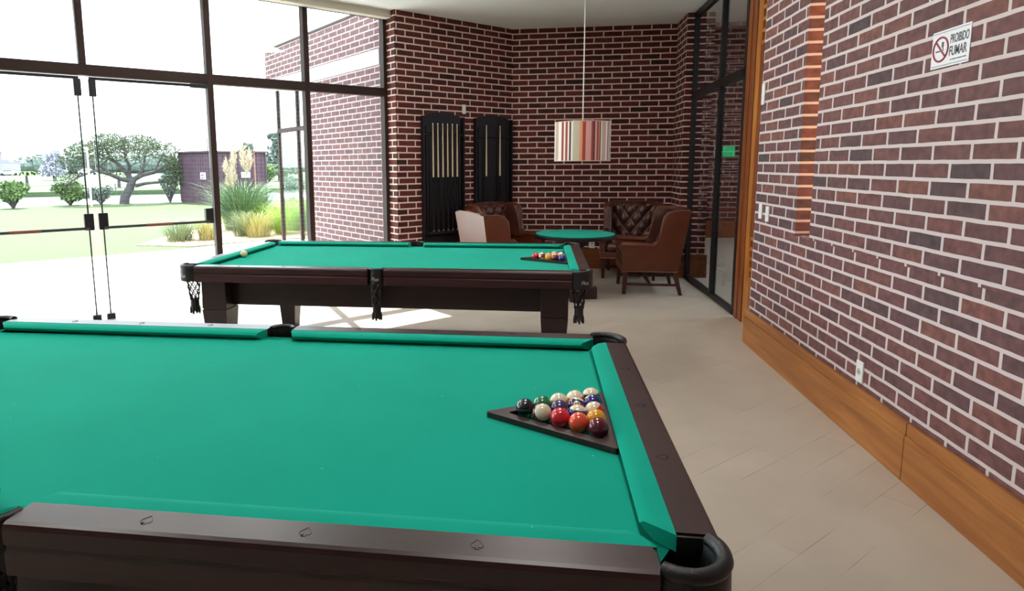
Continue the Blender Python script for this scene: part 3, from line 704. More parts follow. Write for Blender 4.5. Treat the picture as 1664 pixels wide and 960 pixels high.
# ---- wooden ball racks
def rack(loc, label):
    bm = B(); Lh = 0.345; hs = 0.2; t = 0.030; z0, z1 = 0.0, 0.016
    def tri(c, s): return [(c + s * (-Lh * 2 / 3), 0), (c + s * Lh / 3, -s * hs), (c + s * Lh / 3, s * hs)]
    o = tri(0, 1.0); inn = tri(0, 1 - t / (Lh / 3))
    def rnd(pts, r):
        res = []
        for i in range(3):
            p = Vector((*pts[i], 0)); a = (Vector((*pts[i - 1], 0)) - p).normalized(); b = (Vector((*pts[(i + 1) % 3], 0)) - p).normalized()
            for k in range(5):
                t_ = k / 4; q = p + a * r * (1 - t_) ** 2 + b * r * t_ ** 2; res.append((q.x, q.y))
        return res
    oo, ii = rnd(o, 0.012), rnd(inn, 0.02)
    n = len(oo)
    V = {}
    for nm_, P, z in (('a', oo, z0), ('b', oo, z1), ('c', ii, z0), ('d', ii, z1)): V[nm_] = [bm.verts.new((x, y, z)) for x, y in P]
    for i in range(n):
        j = (i + 1) % n
        bm.faces.new((V['a'][i], V['a'][j], V['b'][j], V['b'][i])); bm.faces.new((V['c'][j], V['c'][i], V['d'][i], V['d'][j]))
        bm.faces.new((V['b'][i], V['b'][j], V['d'][j], V['d'][i])); bm.faces.new((V['a'][j], V['a'][i], V['c'][i], V['c'][j]))
    o_ = obj('ball_rack', bm, M_dwood, loc=loc); tag(o_, label, 'rack', 'triangular ball racks'); return o_
rack((0.083, 1.682, ZB + 0.0005), 'flat dark wood triangle around the balls on the near table')
rack((0.085, 4.648, ZB + 0.0005), 'dark triangle around the balls on the far table')

# ------------------------------------------------------------------ cue racks on the diagonal wall
TD = Matrix.Translation((cA[0], cA[1], 0)) @ Matrix.Rotation(PI / 4, 4, 'Z')   # local x along the wall, -y into the room
M_rackw = mat('near_black_wood', srgb(28, 19, 23), 0.5, spec=0.3)
M_cuel = wood_mat('pale_cue_wood', srgb(196, 170, 140), srgb(212, 188, 158), srgb(222, 200, 172), 'Z', 0.35)
def cue_rack(x0, label):
    t = empty('cue_rack', TD @ Vector((x0 + 0.3325, 0, 0.0)), PI / 4); tag(t, label, 'cue rack', 'dark cue racks on the brick wall')
    w = 0.3325
    bm = B()
    top = [(-w, 2.09), (-w + 0.05, 2.09), (-w + 0.07, 2.10)] + [(-w + 0.07 + (2 * w - 0.14) * i / 10, 2.10 + 0.045 * math.sin(PI * i / 10)) for i in range(1, 10)] + [(w - 0.07, 2.10), (w - 0.05, 2.09), (w, 2.09)]
    pts = [(-w, 0.42)] + top + [(w, 0.42)]
    prism(bm, [(x, -0.022, z) for x, z in pts], (0, 0.02, 0)); obj('back_board', bm, M_rackw, t)
    for s in (-1, 1):
        bm = B(); box(bm, s * (w - 0.0) - 0.022 if s > 0 else -w - 0.0, s * w if s > 0 else -w + 0.022, -0.06, -0.021, 0.42, 2.09, 0.003); obj('side_stile', bm, M_rackw, t)
        bm = B(); box(bm, s * 0.26 - 0.012, s * 0.26 + 0.012, -0.034, -0.021, 0.66, 1.97, 0.003); obj('moulding', bm, M_rackw, t)
    bm = B(); box(bm, -w + 0.022, w - 0.022, -0.048, -0.021, 1.845, 1.87, 0.003)
    obj('cue_holder', bm, M_rackw, t)
    bm = B(); box(bm, -w + 0.022, w - 0.022, -0.10, -0.021, 0.585, 0.615, 0.003); box(bm, -w + 0.022, w - 0.022, -0.04, -0.021, 0.42, 0.56, 0.003); obj('cue_shelf', bm, M_rackw, t)
    return t
cr1 = cue_rack(0.36, 'dark arched cue rack holding six cues, the left one nearer the window')
cr2 = cue_rack(1.215, 'dark arched cue rack holding only two cues, partly behind the armchairs')
cue_proto = None
def cue(x, label, dy=-0.066, h=0):
    global cue_proto
    if cue_proto is None:
        t = empty('cue')
        bm = B(); lathe(bm, [(0.0137, 0.64), (0.0125, 1.1), (0.0115, 1.32)], 10); q = obj('butt', bm, mat('black_cue_butt', srgb(24, 20, 22), 0.25), t, smooth=60)
        bm = B(); lathe(bm, [(0.0115, 1.31), (0.0105, 1.5), (0.0065, 1.985)], 10); obj('shaft', bm, M_cuel, t, smooth=60)
        bm = B(); lathe(bm, [(0.0065, 1.985), (0.0062, 2.0)], 10); obj('ferrule', bm, M_white, t, smooth=60)
        bm = B(); lathe(bm, [(0.012, 0.617), (0.0145, 0.622), (0.0140, 0.640)], 10); obj('bumper', bm, mat('grey_bumper', srgb(120, 112, 112), 0.4), t, smooth=60)
        cue_proto = t
    else: t = copy_tree(cue_proto)
    p = TD @ Vector((x, dy, h)); t.location = p; t['label'] = label; t['category'] = 'cue'; t['group'] = 'pool cues in the wall racks'; return t
cn = ['first cue from the window side, pale shaft and dark butt, in the full rack', 'second cue from the window side in the full rack of six', 'third cue from the window side in the full rack of six',
      'fourth cue from the window side in the full rack of six', 'fifth cue from the window side in the full rack of six', 'sixth cue, last towards the corner, in the full rack of six']
for i, l in enumerate(cn): cue(0.36 + 0.145 + i * 0.077, l)
cue(1.215 + 0.175, 'left one of the two cues in the rack behind the armchairs'); cue(1.215 + 0.42, 'right one of the two cues in the rack behind the armchairs')

# ------------------------------------------------------------------ wing armchairs
def leather(name, c1, c2, rough):
    return noise_mat(name, c1, c2, 6, rough, bump=0.12, bscale=120, spec=0.6, lo=0.3, hi=0.7)
M_lea = leather('saddle_leather', srgb(86, 36, 14), srgb(98, 44, 20), 0.38)
M_lead = leather('oxblood_leather', srgb(62, 28, 22), srgb(84, 40, 28), 0.30)
M_cleg = mat('dark_red_wood_leg', srgb(66, 26, 20), 0.35)
M_pipe = mat('leather_piping', srgb(128, 78, 56), 0.4)
def flare(p):
    x, y, z = p; k = 1 + 0.10 * max(0, z - 0.30); return Vector((x * k, y, z))
def armchair(name='armchair'):
    t = empty(name)
    # side panels: arm + wing in profile (y forward, z)
    prof = [(-0.27, 0.275), (0.325, 0.275), (0.325, 0.40), (0.315, 0.45), (0.33, 0.50), (0.355, 0.53), (0.35, 0.565), (0.31, 0.575), (0.02, 0.535), (-0.02, 0.545), (-0.055, 0.60), (-0.075, 0.70), (-0.085, 0.80), (-0.10, 0.88), (-0.14, 0.93), (-0.22, 0.955), (-0.38, 0.955), (-0.335, 0.60)]
    low = [p for p in prof[:10]] ; 
    for s in (-1, 1):
        w0, w1 = 0.285, 0.355
        bm = B()
        prism(bm, [(s * w1, y, z) for y, z in prof], (-s * (w1 - w0), 0, 0), bev=0.014)
        for v in bm.verts: v.co = flare(v.co)
        obj('side_panel', bm, M_lea, t, smooth=50)
        bm = B()                                                # rolled arm top
        tube(bm, [flare((s * 0.315, 0.345, 0.50)), flare((s * 0.318, 0.355, 0.55)), flare((s * 0.32, 0.33, 0.567)), flare((s * 0.32, 0.15, 0.558)), flare((s * 0.32, 0.0, 0.552)), flare((s * 0.315, -0.06, 0.60))], [0.03, 0.042, 0.045, 0.043, 0.040, 0.03], 12)
        obj('arm_roll', bm, M_lea, t, smooth=60)
        bm = B()                                                # padded inner face of wing
        wp = [(-0.30, 0.52), (0.0, 0.52), (-0.05, 0.60), (-0.075, 0.72), (-0.09, 0.82), (-0.11, 0.90), (-0.16, 0.94), (-0.34, 0.94)]
        prism(bm, [(s * 0.288, y, z) for y, z in wp], (-s * 0.03, 0, 0), bev=0.013)
        for v in bm.verts: v.co = flare(v.co)
        obj('wing_padding', bm, M_lead, t, smooth=60)
        bm = B()
        edge = [(0.33, 0.29), (0.33, 0.40), (0.32, 0.45), (0.335, 0.50)]
        tube(bm, [flare((s * 0.355, y, z)) for y, z in edge], 0.006, 6); obj('piping', bm, M_pipe, t, smooth=60); bm = B()
        wed = [(-0.01, 0.56), (-0.055, 0.61), (-0.077, 0.70), (-0.087, 0.80), (-0.102, 0.885), (-0.145, 0.935), (-0.22, 0.958), (-0.375, 0.958)]
        tube(bm, [flare((s * 0.350, y, z)) for y, z in wed], 0.006, 6)
        obj('piping', bm, M_pipe, t, smooth=60)
    # outer back
    bm = B(); v = []
    for y in (0.0, 0.045):
        for x, z in ((-0.34, 0.275), (0.34, 0.275), (0.355, 0.95), (0.17, 0.972), (0, 0.98), (-0.17, 0.972), (-0.355, 0.95)):
            yy = -0.285 - (z - 0.275) * 0.155 - 0.0 + y; v.append(bm.verts.new(flare((x, yy, z))))
    n = 7; bm.faces.new(v[:n][::-1]); bm.faces.new(v[n:])
    for i in range(n): bm.faces.new((v[i], v[(i + 1) % n], v[n + (i + 1) % n], v[n + i]))
    obj('back_panel', bm, M_lea, t)
    # tufted inner back
    bm = B(); nu, nv = 56, 44; G = []
    for j in range(nv + 1):
        row = []
        for i in range(nu + 1):
            u = i / nu; q = j / nv; x = -0.27 + 0.54 * u; z = 0.42 + 0.555 * q
            a = (x / 0.080 + (z - 0.42) / 0.110); b = (x / 0.080 - (z - 0.42) / 0.110)
            puff = (abs(math.sin(PI * a / 2 + PI / 4)) * abs(math.sin(PI * b / 2 + PI / 4))) ** 0.45
            bulge = math.sin(PI * u) ** 0.5 if 0 < u < 1 else 0
            e = min(1, q / 0.06, 1) ; tp = max(0, (q - 0.9) / 0.1)
            y = -0.265 - (z - 0.42) * 0.15 + 0.044 * puff * (1 - tp) + 0.045 * bulge - 0.05 * tp ** 2
            row.append(bm.verts.new(flare((x, y, z - 0.0))))
        G.append(row)
    for j in range(nv):
        for i in range(nu): bm.faces.new((G[j][i], G[j][i + 1], G[j + 1][i + 1], G[j + 1][i]))
    # close the sheet into a cushion
    back = [[None] * 2 for _ in range(nv + 1)]
    loop = G[0] + [G[j][nu] for j in range(1, nv + 1)] + G[nv][-2::-1] + [G[j][0] for j in range(nv - 1, 0, -1)]
    lb = [bm.verts.new((p.co.x, -0.30 - (p.co.z - 0.42) * 0.155, p.co.z)) for p in loop]
    m_ = len(loop)
    for i in range(m_): bm.faces.new((loop[i], loop[(i + 1) % m_], lb[(i + 1) % m_], lb[i]))
    bm.faces.new(lb)
    bt = obj('tufted_back', bm, M_lead, t, smooth=70)
    bm = B()
    for ia in range(-12, 13):
        for ib in range(-12, 13):
            a = ia * 2 + 1.5; b = ib * 2 + 1.5
            x = 0.080 * (a + b) / 2; z = 0.42 + 0.110 * (a - b) / 2
            if abs(x) < 0.25 and 0.46 < z < 0.94:
                sphere(bm, flare((x, -0.262 - (z - 0.42) * 0.15 + 0.045 * math.sin(PI * (x + 0.27) / 0.54) ** 0.5, z)), 0.009, 8, 6)
    if len(bm.verts): obj('tufting_buttons', bm, M_lead, bt, smooth=180)
    else: bm.free()
    # seat cushion
    bm = B(); box(bm, -0.28, 0.28, -0.24, 0.345, 0.345, 0.455, 0.035)
    for v in bm.verts:
        if v.co.z > 0.42: v.co.z += 0.02 * max(0, 1 - (v.co.x / 0.28) ** 2)
    obj('seat_cushion', bm, M_lead, t, smooth=60)
    bm = B(); box(bm, -0.345, 0.345, -0.27, 0.335, 0.262, 0.345, 0.01); obj('seat_frame', bm, M_lea, t)
    bm = B(); tube(bm, [(-0.35, -0.27, 0.268), (-0.35, 0.335, 0.268), (0.35, 0.335, 0.268), (0.35, -0.27, 0.268)], 0.007, 6); obj('bottom_piping', bm, M_pipe, t)
    for s in (-1, 1):
        for f in (-1, 1):
            bm = B(); y0 = 0.29 if f > 0 else -0.245; y1 = 0.305 if f > 0 else -0.315; x0 = s * 0.315; x1 = s * 0.315
            a, b = 0.027, 0.018
            v = [bm.verts.new((x + p * r, y + q * r, z)) for x, y, z, r in ((x1, y1, 0, b), (x0, y0, 0.275, a)) for p, q in ((-1, -1), (1, -1), (1, 1), (-1, 1))]
            for q in ((0, 3, 2, 1), (4, 5, 6, 7), (0, 1, 5, 4), (1, 2, 6, 5), (2, 3, 7, 6), (3, 0, 4, 7)): bm.faces.new([v[i] for i in q])
            obj('leg', bm, M_cleg, t)
        bm = B(); box(bm, s * 0.315 - 0.010, s * 0.315 + 0.010, -0.27, 0.295, 0.10, 0.128, 0.002); obj('stretcher', bm, M_cleg, t)
    bm = B(); box(bm, -0.31, 0.31, 0.0, 0.022, 0.10, 0.128, 0.002); obj('stretcher', bm, M_cleg, t)
    return t
def place(o, x, y, fx, fy, label):
    o.location = (x, y, 0); o.rotation_euler = (0, 0, math.atan2(fy, fx) - PI / 2)
    tag(o, label, 'armchair', 'leather wing armchairs around the card table')
chC = armchair(); place(chC, 1.27, 7.50, -1, 0.02, 'brown leather wing armchair in side view by the glass partition, nearest on the right')
chB = copy_tree(chC); place(chB, 1.20, 8.43, -0.22, -0.97, 'tufted dark leather wing armchair against the back wall, facing the camera')
chA = copy_tree(chC); place(chA, -0.42, 6.83, 0.86, 0.50, 'leather wing armchair at the left, its pale glossy back turned to the camera')
chD = copy_tree(chC); place(chD, -0.42, 8.13, 0.74, -0.68, 'dark leather wing armchair in the corner under the cue rack with two cues')

# ------------------------------------------------------------------ round card table
t = empty('card_table', (0.385, 6.92, 0)); tag(t, 'small round card table with green cloth top and black rim between the armchairs', 'table')
bm = B(); lathe(bm, [(0.425, 0.708), (0.425, 0.722), (0.41, 0.724)], 64); obj('table_cloth_top', bm, M_cloth, t, smooth=40)
bm = B(); lathe(bm, [(0.40, 0.672), (0.445, 0.678), (0.452, 0.695), (0.448, 0.712), (0.425, 0.716)], 64); obj('table_rim', bm, M_rackw, t, smooth=50)
bm = B(); lathe(bm, [(0.14, 0.672), (0.13, 0.60), (0.07, 0.55), (0.06, 0.25), (0.09, 0.12), (0.10, 0.08)], 32); obj('pedestal', bm, M_rackw, t, smooth=50)
bm = B(); box(bm, -0.25, 0.25, -0.055, 0.055, 0.0, 0.13, 0.01); box(bm, -0.055, 0.055, -0.25, 0.25, 0.0, 0.129, 0.01); obj('cross_foot', bm, M_dwood, t)

# ------------------------------------------------------------------ pendant lamp
def shade_mat():
    m = mat('striped_fabric', rough=0.8); b = bsdf(m)
    tc = N(m, 'ShaderNodeTexCoord'); sp = N(m, 'ShaderNodeSeparateXYZ'); L(m, tc.outputs['Object'], sp.inputs[0])
    at = N(m, 'ShaderNodeMath', operation='ARCTAN2'); L(m, sp.outputs['Y'], at.inputs[0]); L(m, sp.outputs['X'], at.inputs[1])
    mr = N(m, 'ShaderNodeMapRange'); mr.inputs[1].default_value = -PI; mr.inputs[2].default_value = PI; L(m, at.outputs[0], mr.inputs[0])
    rep = N(m, 'ShaderNodeMath', operation='MULTIPLY'); rep.inputs[1].default_value = 2.0; L(m, mr.outputs[0], rep.inputs[0])
    fr = N(m, 'ShaderNodeMath', operation='FRACT'); L(m, rep.outputs[0], fr.inputs[0])
    W_, G_, R_, K_, O_, P_ = srgb(232, 222, 212), srgb(188, 178, 160), srgb(158, 66, 62), srgb(78, 62, 66), srgb(222, 150, 104), srgb(212, 156, 152)
    seq = [(W_, 4), (G_, 3), (P_, 1.2), (W_, 3), (R_, 1.2), (K_, .8), (W_, 1.2), (R_, 1.6), (W_, 1), (K_, 1.2), (W_, 1), (G_, 4), (O_, 1.6), (R_, 2), (P_, 3.2), (R_, 1.2), (K_, 1), (P_, 1.2), (R_, 1.2), (O_, .7), (K_, .8), (W_, 1), (G_, 2), (P_, 1), (W_, 2), (R_, 1), (G_, 3), (K_, .7), (W_, 2), (O_, 1.2), (G_, 2)]
    tot = sum(q for _, q in seq); cr = ramp(m, [(0, W_), (1, W_)]); cr.color_ramp.interpolation = 'CONSTANT'
    e = cr.color_ramp.elements; acc = 0
    e[0].color = seq[0][0]; e[0].position = 0; acc = seq[0][1]
    e[1].position = acc / tot; e[1].color = seq[1][0]; acc += seq[1][1]
    for c, q in seq[2:]:
        x = e.new(acc / tot); x.color = c; acc += q
    L(m, fr.outputs[0], cr.inputs[0]); L(m, cr.outputs[0], b.inputs['Base Color'])
    return m
t = empty('pendant_lamp', (0.44, 6.85, 0)); tag(t, 'drum pendant lamp with red, cream and grey vertical stripes hanging over the card table', 'lamp')
bm = B(); R1 = 0.292; lathe(bm, [(R1, 1.505), (R1, 1.912), (R1 - 0.004, 1.912), (R1 - 0.004, 1.505), (R1, 1.505)], 72, cap=False); obj('lamp_shade', bm, shade_mat(), t, smooth=40)
bm = B(); lathe(bm, [(R1 - 0.006, 1.520), (0.001, 1.520)], 48, cap=False); obj('diffuser', bm, mat('frosted_diffuser', srgb(220, 214, 206), 0.6), t)
for z in (1.507, 1.910):
    bm = B(); tube(bm, [(R1 * math.cos(2 * PI * i / 48), R1 * math.sin(2 * PI * i / 48), z) for i in range(48)], 0.004, 6, closed=True); obj('rim_ring', bm, mat('pale_rim', srgb(200, 180, 170), 0.5), t, smooth=60)
bm = B(); tube(bm, [(0, 0, 1.72), (0, 0, 3.30)], 0.006, 8); obj('cord', bm, M_white, t, smooth=60)
bm = B(); [tube(bm, [(0, 0, 1.90), (R1 * math.cos(a), R1 * math.sin(a), 1.90)], 0.003, 6) for a in (0.5, 2.6, 4.7)]; obj('spider', bm, M_white, t)
bm = B(); lathe(bm, [(0.06, 3.285), (0.06, 3.318)], 24); obj('ceiling_rose', bm, M_white, t, smooth=40)
bm = B(); lathe(bm, [(0.014, 1.66), (0.03, 1.60), (0.034, 1.57), (0.02, 1.545), (0.002, 1.54)], 16); obj('bulb', bm, M_white, t, smooth=60)

# ------------------------------------------------------------------ wall fittings
def plate(name, label, cat, M4, w, h, extra=None):
    t = link(name, None); t.matrix_world = M4; tag(t, label, cat)
    bm = B(); box(bm, -w / 2, w / 2, -0.010, 0, -h / 2, h / 2, 0.003); obj('face_plate', bm, M_white, t)
    bm = B()
    if extra == 'socket':
        lathe(bm, [(0.018, 0.0), (0.018, 0.002)], 16, T=Matrix.Translation((0, -0.0105, 0)) @ Matrix.Rotation(PI / 2, 4, 'X')); obj('socket_face', bm, mat('grey_socket', srgb(190, 190, 190), 0.5), t)
        bm = B()
        for dx, dz in ((-0.008, 0), (0.008, 0), (0, -0.006)): box(bm, dx - 0.002, dx + 0.002, -0.0135, -0.0125, dz - 0.002, dz + 0.002)
        obj('pin_holes', bm, M_black, t)
    elif extra == 'switch':
        box(bm, -0.014, 0.014, -0.014, -0.009, -0.024, 0.024, 0.002); obj('rocker', bm, M_white, t)
    else: bm.free()
    return t
def onright(y, z): return Matrix(((0, 1, 0, XR), (-1, 0, 0, y), (0, 0, 1, z), (0, 0, 0, 1)))   # plate local -y -> -x
plate('wall_socket', 'white socket plate low on the right brick wall just above the wooden skirting', 'wall socket', onright(3.47, 0.365), 0.07, 0.115, 'socket')
plate('light_switch', 'white light switch on the right wall, the one nearer the wooden door frame', 'light switch', onright(5.13, 1.10), 0.065, 0.115, 'switch')
plate('light_switch', 'white light switch on the right wall, the one further from the wooden door frame', 'light switch', onright(4.98, 1.09), 0.065, 0.115, 'switch')
plate('wall_sensor', 'small white upright box high on the right wall beside the lattice door', 'sensor', onright(5.22, 2.00), 0.06, 0.16)
plate('wall_socket', 'white socket plate on the back brick wall above the skirting beside the armchairs', 'wall socket', Matrix.Translation((0.74, YB, 0.35)), 0.075, 0.12, 'socket')
plate('junction_box', 'small white box on the brick wall above and between the cue racks', 'junction box', TD @ Matrix.Translation((1.055, 0, 2.20)), 0.055, 0.12)

# no smoking sign
t = link('no_smoking_sign', None); t.matrix_world = onright(2.975, 1.952); tag(t, 'white no smoking sign in Portuguese with a red crossed circle on the right brick wall', 'sign')
bm = B(); box(bm, -0.125, 0.125, -0.004, 0, -0.078, 0.078, 0.001); obj('sign_board', bm, mat('sign_white', srgb(236, 234, 240), 0.35), t)
M_red = mat('sign_red', srgb(150, 24, 50), 0.4); M_txt = mat('sign_grey', srgb(70, 76, 80), 0.5); M_blue = mat('sign_border', srgb(110, 110, 140), 0.5)
bm = B()
for x0, x1, z0, z1 in ((-0.118, 0.118, 0.068, 0.070), (-0.118, 0.118, -0.070, -0.068)): box(bm, x0, x1, -0.0052, -0.0035, z0, z1)
obj('border_line', bm, M_blue, t)
bm = B(); cx, cz, r = -0.062, 0.0, 0.050
tube(bm, [(cx + r * math.cos(2 * PI * i / 32), -0.005, cz + r * math.sin(2 * PI * i / 32)) for i in range(32)], 0.004, 6, closed=True)
tube(bm, [(cx - r * 0.7, -0.005, cz + r * 0.7), (cx + r * 0.7, -0.005, cz - r * 0.7)], 0.004, 6); obj('crossed_circle', bm, M_red, t)
bm = B(); box(bm, cx + 0.004, cx + 0.018, -0.0052, -0.0035, 0.008, 0.030, 0.0005); tube(bm, [(cx + 0.014, -0.0045, 0.008), (cx + 0.018, -0.0045, -0.008)], 0.002, 5); box(bm, cx - 0.034, cx - 0.004, -0.0045, -0.0035, -0.010, -0.004); obj('cigarette_pictogram', bm, M_txt, t)
RX = Matrix.Rotation(PI / 2, 4, 'X')
for s, sz, px, pz, sx in (('PROIBIDO', 0.052, 0.058, 0.030, 0.50), ('FUMAR', 0.056, 0.052, -0.020, 0.62)):
    me = text_mesh(s, sz, 'lettering', True); me.materials.append(M_txt)
    o = link('lettering', me, t); o.matrix_local = Matrix.Translation((px, -0.0045, pz)) @ RX @ Matrix.Diagonal((sx, 1, 1, 1))
bm = B()
for k in range(9): box(bm, 0.008 + k * 0.0115, 0.008 + k * 0.0115 + (0.009 if k % 3 else 0.006), -0.0052, -0.0035, -0.055, -0.051)
obj('small_print', bm, M_txt, t)
# green exit sign in the corridor, standing in for a reflection in the glass
t = empty('exit_sign_reflection', (3.63, 13.0, 1.70)); tag(t, 'small green exit sign on the corridor wall, standing in for a glass reflection', 'sign')
bm = B(); box(bm, -0.14, 0.14, -0.03, 0, -0.10, 0.10, 0.003); obj('sign_board', bm, mat('exit_green', srgb(20, 150, 90), 0.4, emis=srgb(20, 150, 90), estr=0.5), t)
bm = B(); box(bm, -0.25, -0.145, -0.03, 0, -0.09, 0.09, 0.003); obj('pictogram_panel', bm, mat('exit_white', srgb(180, 190, 190), 0.4), t)
bm = B(); sphere(bm, (-0.195, -0.033, 0.055), 0.014, 8, 6, (1, 0.3, 1)); tube(bm, [(-0.195, -0.033, 0.04), (-0.20, -0.033, -0.01)], 0.009, 6)
for p in (((-0.20, -0.033, -0.01), (-0.175, -0.033, -0.03), (-0.18, -0.033, -0.07)), ((-0.20, -0.033, -0.01), (-0.215, -0.033, -0.04), (-0.24, -0.033, -0.055)), ((-0.196, -0.033, 0.035), (-0.17, -0.033, 0.02), (-0.16, -0.033, 0.035)), ((-0.196, -0.033, 0.035), (-0.225, -0.033, 0.02))): tube(bm, p, 0.006, 5)
obj('running_figure', bm, M_txt, t)
# ------------------------------------------------------------------ outdoors: shed, trees, grasses, far things
M_shed = noise_mat('purple_brown_boards', srgb(78, 56, 72), srgb(88, 64, 80), 3, 0.7)
t = empty('garden_shed', (-13.35, 23.95, 0)); tag(t, 'purple brown board-clad hut standing at the edge of the pond', 'shed')
# corner nearest the camera at the origin; one face runs to the left, the other to the right
cL = Vector((-1.95, 1.15, 0)); cR = Vector((1.55, 2.0, 0)); fp = [Vector((0, 0, 0)), cR, cR + cL, cL]
bm = B(); prism(bm, [p + Vector((0, 0, -0.1)) for p in fp], (0, 0, 2.16)); obj('wall', bm, M_shed, t)
bm = B(); ce = (cR + cL) / 2; prism(bm, [ce + (p - ce) * 1.08 + Vector((0, 0, 2.04)) for p in fp], (0, 0, 0.07)); obj('roof', bm, mat('shed_roof', srgb(80, 58, 66), 0.7), t)
bm = B()
for q in range(1, 12): p = cL * q / 12; n_ = Vector((-cL.y, cL.x, 0)).normalized(); box(bm, -0.012, 0.012, -0.012, 0.012, 0.0, 2.04, 0, Matrix.Translation(p))
for q in range(0, 13): p = cR * q / 12; box(bm, -0.012, 0.012, -0.012, 0.012, 0.0, 2.04, 0, Matrix.Translation(p))
for p in (cL * 0.56, cL * 0.98, cR * 0.99): box(bm, -0.04, 0.04, -0.03, 0.03, 0, 2.04, 0, Matrix.Translation(p))
obj('batten', bm, mat('shed_batten', srgb(70, 50, 64), 0.7), t)
dirL = cL.normalized(); RL = Matrix.Rotation(math.atan2(-dirL.y, -dirL.x), 4, 'Z')
bm = B(); box(bm, -0.2, 0.2, -0.03, -0.015, -0.14, 0.14, 0, Matrix.Translation(cL * 0.17 + Vector((0, 0, 1.10))) @ RL); obj('notice_board', bm, M_white, t)
bm = B(); Tm = Matrix.Translation(cL * 0.17 + Vector((0, 0, 1.10))) @ RL; box(bm, -0.15, 0.05, -0.034, -0.03, 0.0, 0.06, 0, Tm); box(bm, -0.15, 0.12, -0.034, -0.03, -0.10, -0.06, 0, Tm); obj('notice_marks', bm, mat('notice_purple', srgb(110, 80, 110), 0.6), t)
dirR = cR.normalized(); RR = Matrix.Rotation(math.atan2(dirR.y, dirR.x), 4, 'Z')
bm = B(); box(bm, -0.2, 0.2, -0.05, -0.03, -0.12, 0.12, 0, Matrix.Translation(cR * 0.62 + Vector((0, 0, 1.12))) @ RR); obj('notice_board', bm, M_white, t)
bm = B(); tube(bm, [cL * 0.55 + Vector((0.3, 0.8, 2.0)), cL * 0.55 + Vector((0.3, 0.8, 2.7))], 0.03, 6); obj('vent_pipe', bm, mat('grey_pipe', srgb(130, 126, 136), 0.6), t)

def leaves(bm, c, rad, n, size, flat=1.0):
    for _ in range(n):
        while True:
            v = Vector((random.uniform(-1, 1), random.uniform(-1, 1), random.uniform(-1, 1)))
            if 0.15 < v.length < 1: break
        v = Vector((v.x * rad[0], v.y * rad[1], v.z * rad[2])) + Vector(c)
        a = Vector((random.gauss(0, 1), random.gauss(0, 1), random.gauss(0, 1))).normalized(); b = a.orthogonal().normalized()
        s = size * random.uniform(0.6, 1.3)
        bm.faces.new([bm.verts.new(v + p) for p in (a * s, b * s * 0.45, -a * s, -b * s * 0.45)])
def leaf_mat(name, c1, c2):
    m = noise_mat(name, c1, c2, 1.5, 0.7, detail=2); bsdf(m).inputs['Specular IOR Level'].default_value = 0.2; return m
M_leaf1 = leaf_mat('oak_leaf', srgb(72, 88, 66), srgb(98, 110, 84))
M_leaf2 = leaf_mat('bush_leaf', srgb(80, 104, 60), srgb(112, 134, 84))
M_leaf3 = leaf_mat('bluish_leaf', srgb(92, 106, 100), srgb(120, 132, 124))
M_bark = noise_mat('tree_bark', srgb(70, 66, 70), srgb(88, 84, 86), 6, 0.9, bump=0.4)
# spreading tree
t = empty('spreading_tree', (-16.9, 24.0, 0)); tag(t, 'broad spreading tree with bare twisting limbs and a leaning trunk at the pond edge', 'tree')
bm = B(); tips = []
U = Vector((0.80, 0.60, 0)); V_ = Vector((-0.6, 0.8, 0))     # U runs across the view
def P(u, z, d=0): return U * u + V_ * d + Vector((0, 0, z))
limbs = [([(-0.25, -0.1), (-0.2, 0.25), (0.0, 0.6), (0.12, 0.95)], .20, .15),
         ([(0.1, 0.9), (-0.3, 1.0), (-0.7, 1.2), (-1.2, 1.35), (-1.8, 1.1), (-2.3, 0.75)], .11, .02),
         ([(0.1, 0.9), (-0.05, 1.2), (-0.35, 1.6), (-0.6, 1.85), (-0.8, 2.3)], .12, .03),
         ([(0.0, 1.1), (0.05, 1.5), (-0.1, 1.9), (-0.1, 2.5)], .09, .02),
         ([(0.12, 0.95), (0.5, 1.15), (0.95, 1.25), (1.4, 1.5), (1.75, 1.6), (1.85, 2.1)], .11, .025),
         ([(0.3, 1.05), (0.6, 1.5), (0.65, 1.9), (0.9, 2.4)], .07, .02),
         ([(0.2, 0.7), (0.6, 0.8), (1.2, 0.85), (1.6, 0.92), (1.95, 0.9), (2.25, 0.7)], .08, .015),
         ([(-0.6, 1.15), (-1.0, 1.5), (-1.5, 1.55), (-2.0, 1.5)], .06, .015),
         ([(0.95, 1.25), (1.3, 1.9), (1.5, 2.3)], .05, .015), ([(-0.35, 1.6), (-0.9, 1.95), (-1.5, 2.3)], .05, .015), ([(1.4, 1.5), (1.75, 1.35), (2.1, 1.6)], .04, .012)]
for i, (pp, r0, r1) in enumerate(limbs):
    n = len(pp); dd = 0 if i == 0 else random.uniform(-0.8, 0.8)
    tube(bm, [P(u, z, dd * (k / (n - 1)) ** 1.5) for k, (u, z) in enumerate(pp)], [r0 + (r1 - r0) * k / (n - 1) for k in range(n)], 8)
    if i:
        for _ in range(7):
            k = random.randint(max(1, n // 2 - 1), n - 1); u, z = pp[k]
            e = (u + random.uniform(-0.6, 0.6), z + random.uniform(0.1, 0.6)); tube(bm, [P(u, z, dd * (k / (n - 1)) ** 1.5), P((u + e[0]) / 2 + 0.06, (z + e[1]) / 2, dd), P(e[0], e[1], dd)], [0.025, 0.016, 0.006], 5)
obj('trunk', bm, M_bark, t, smooth=60)
bm = B()
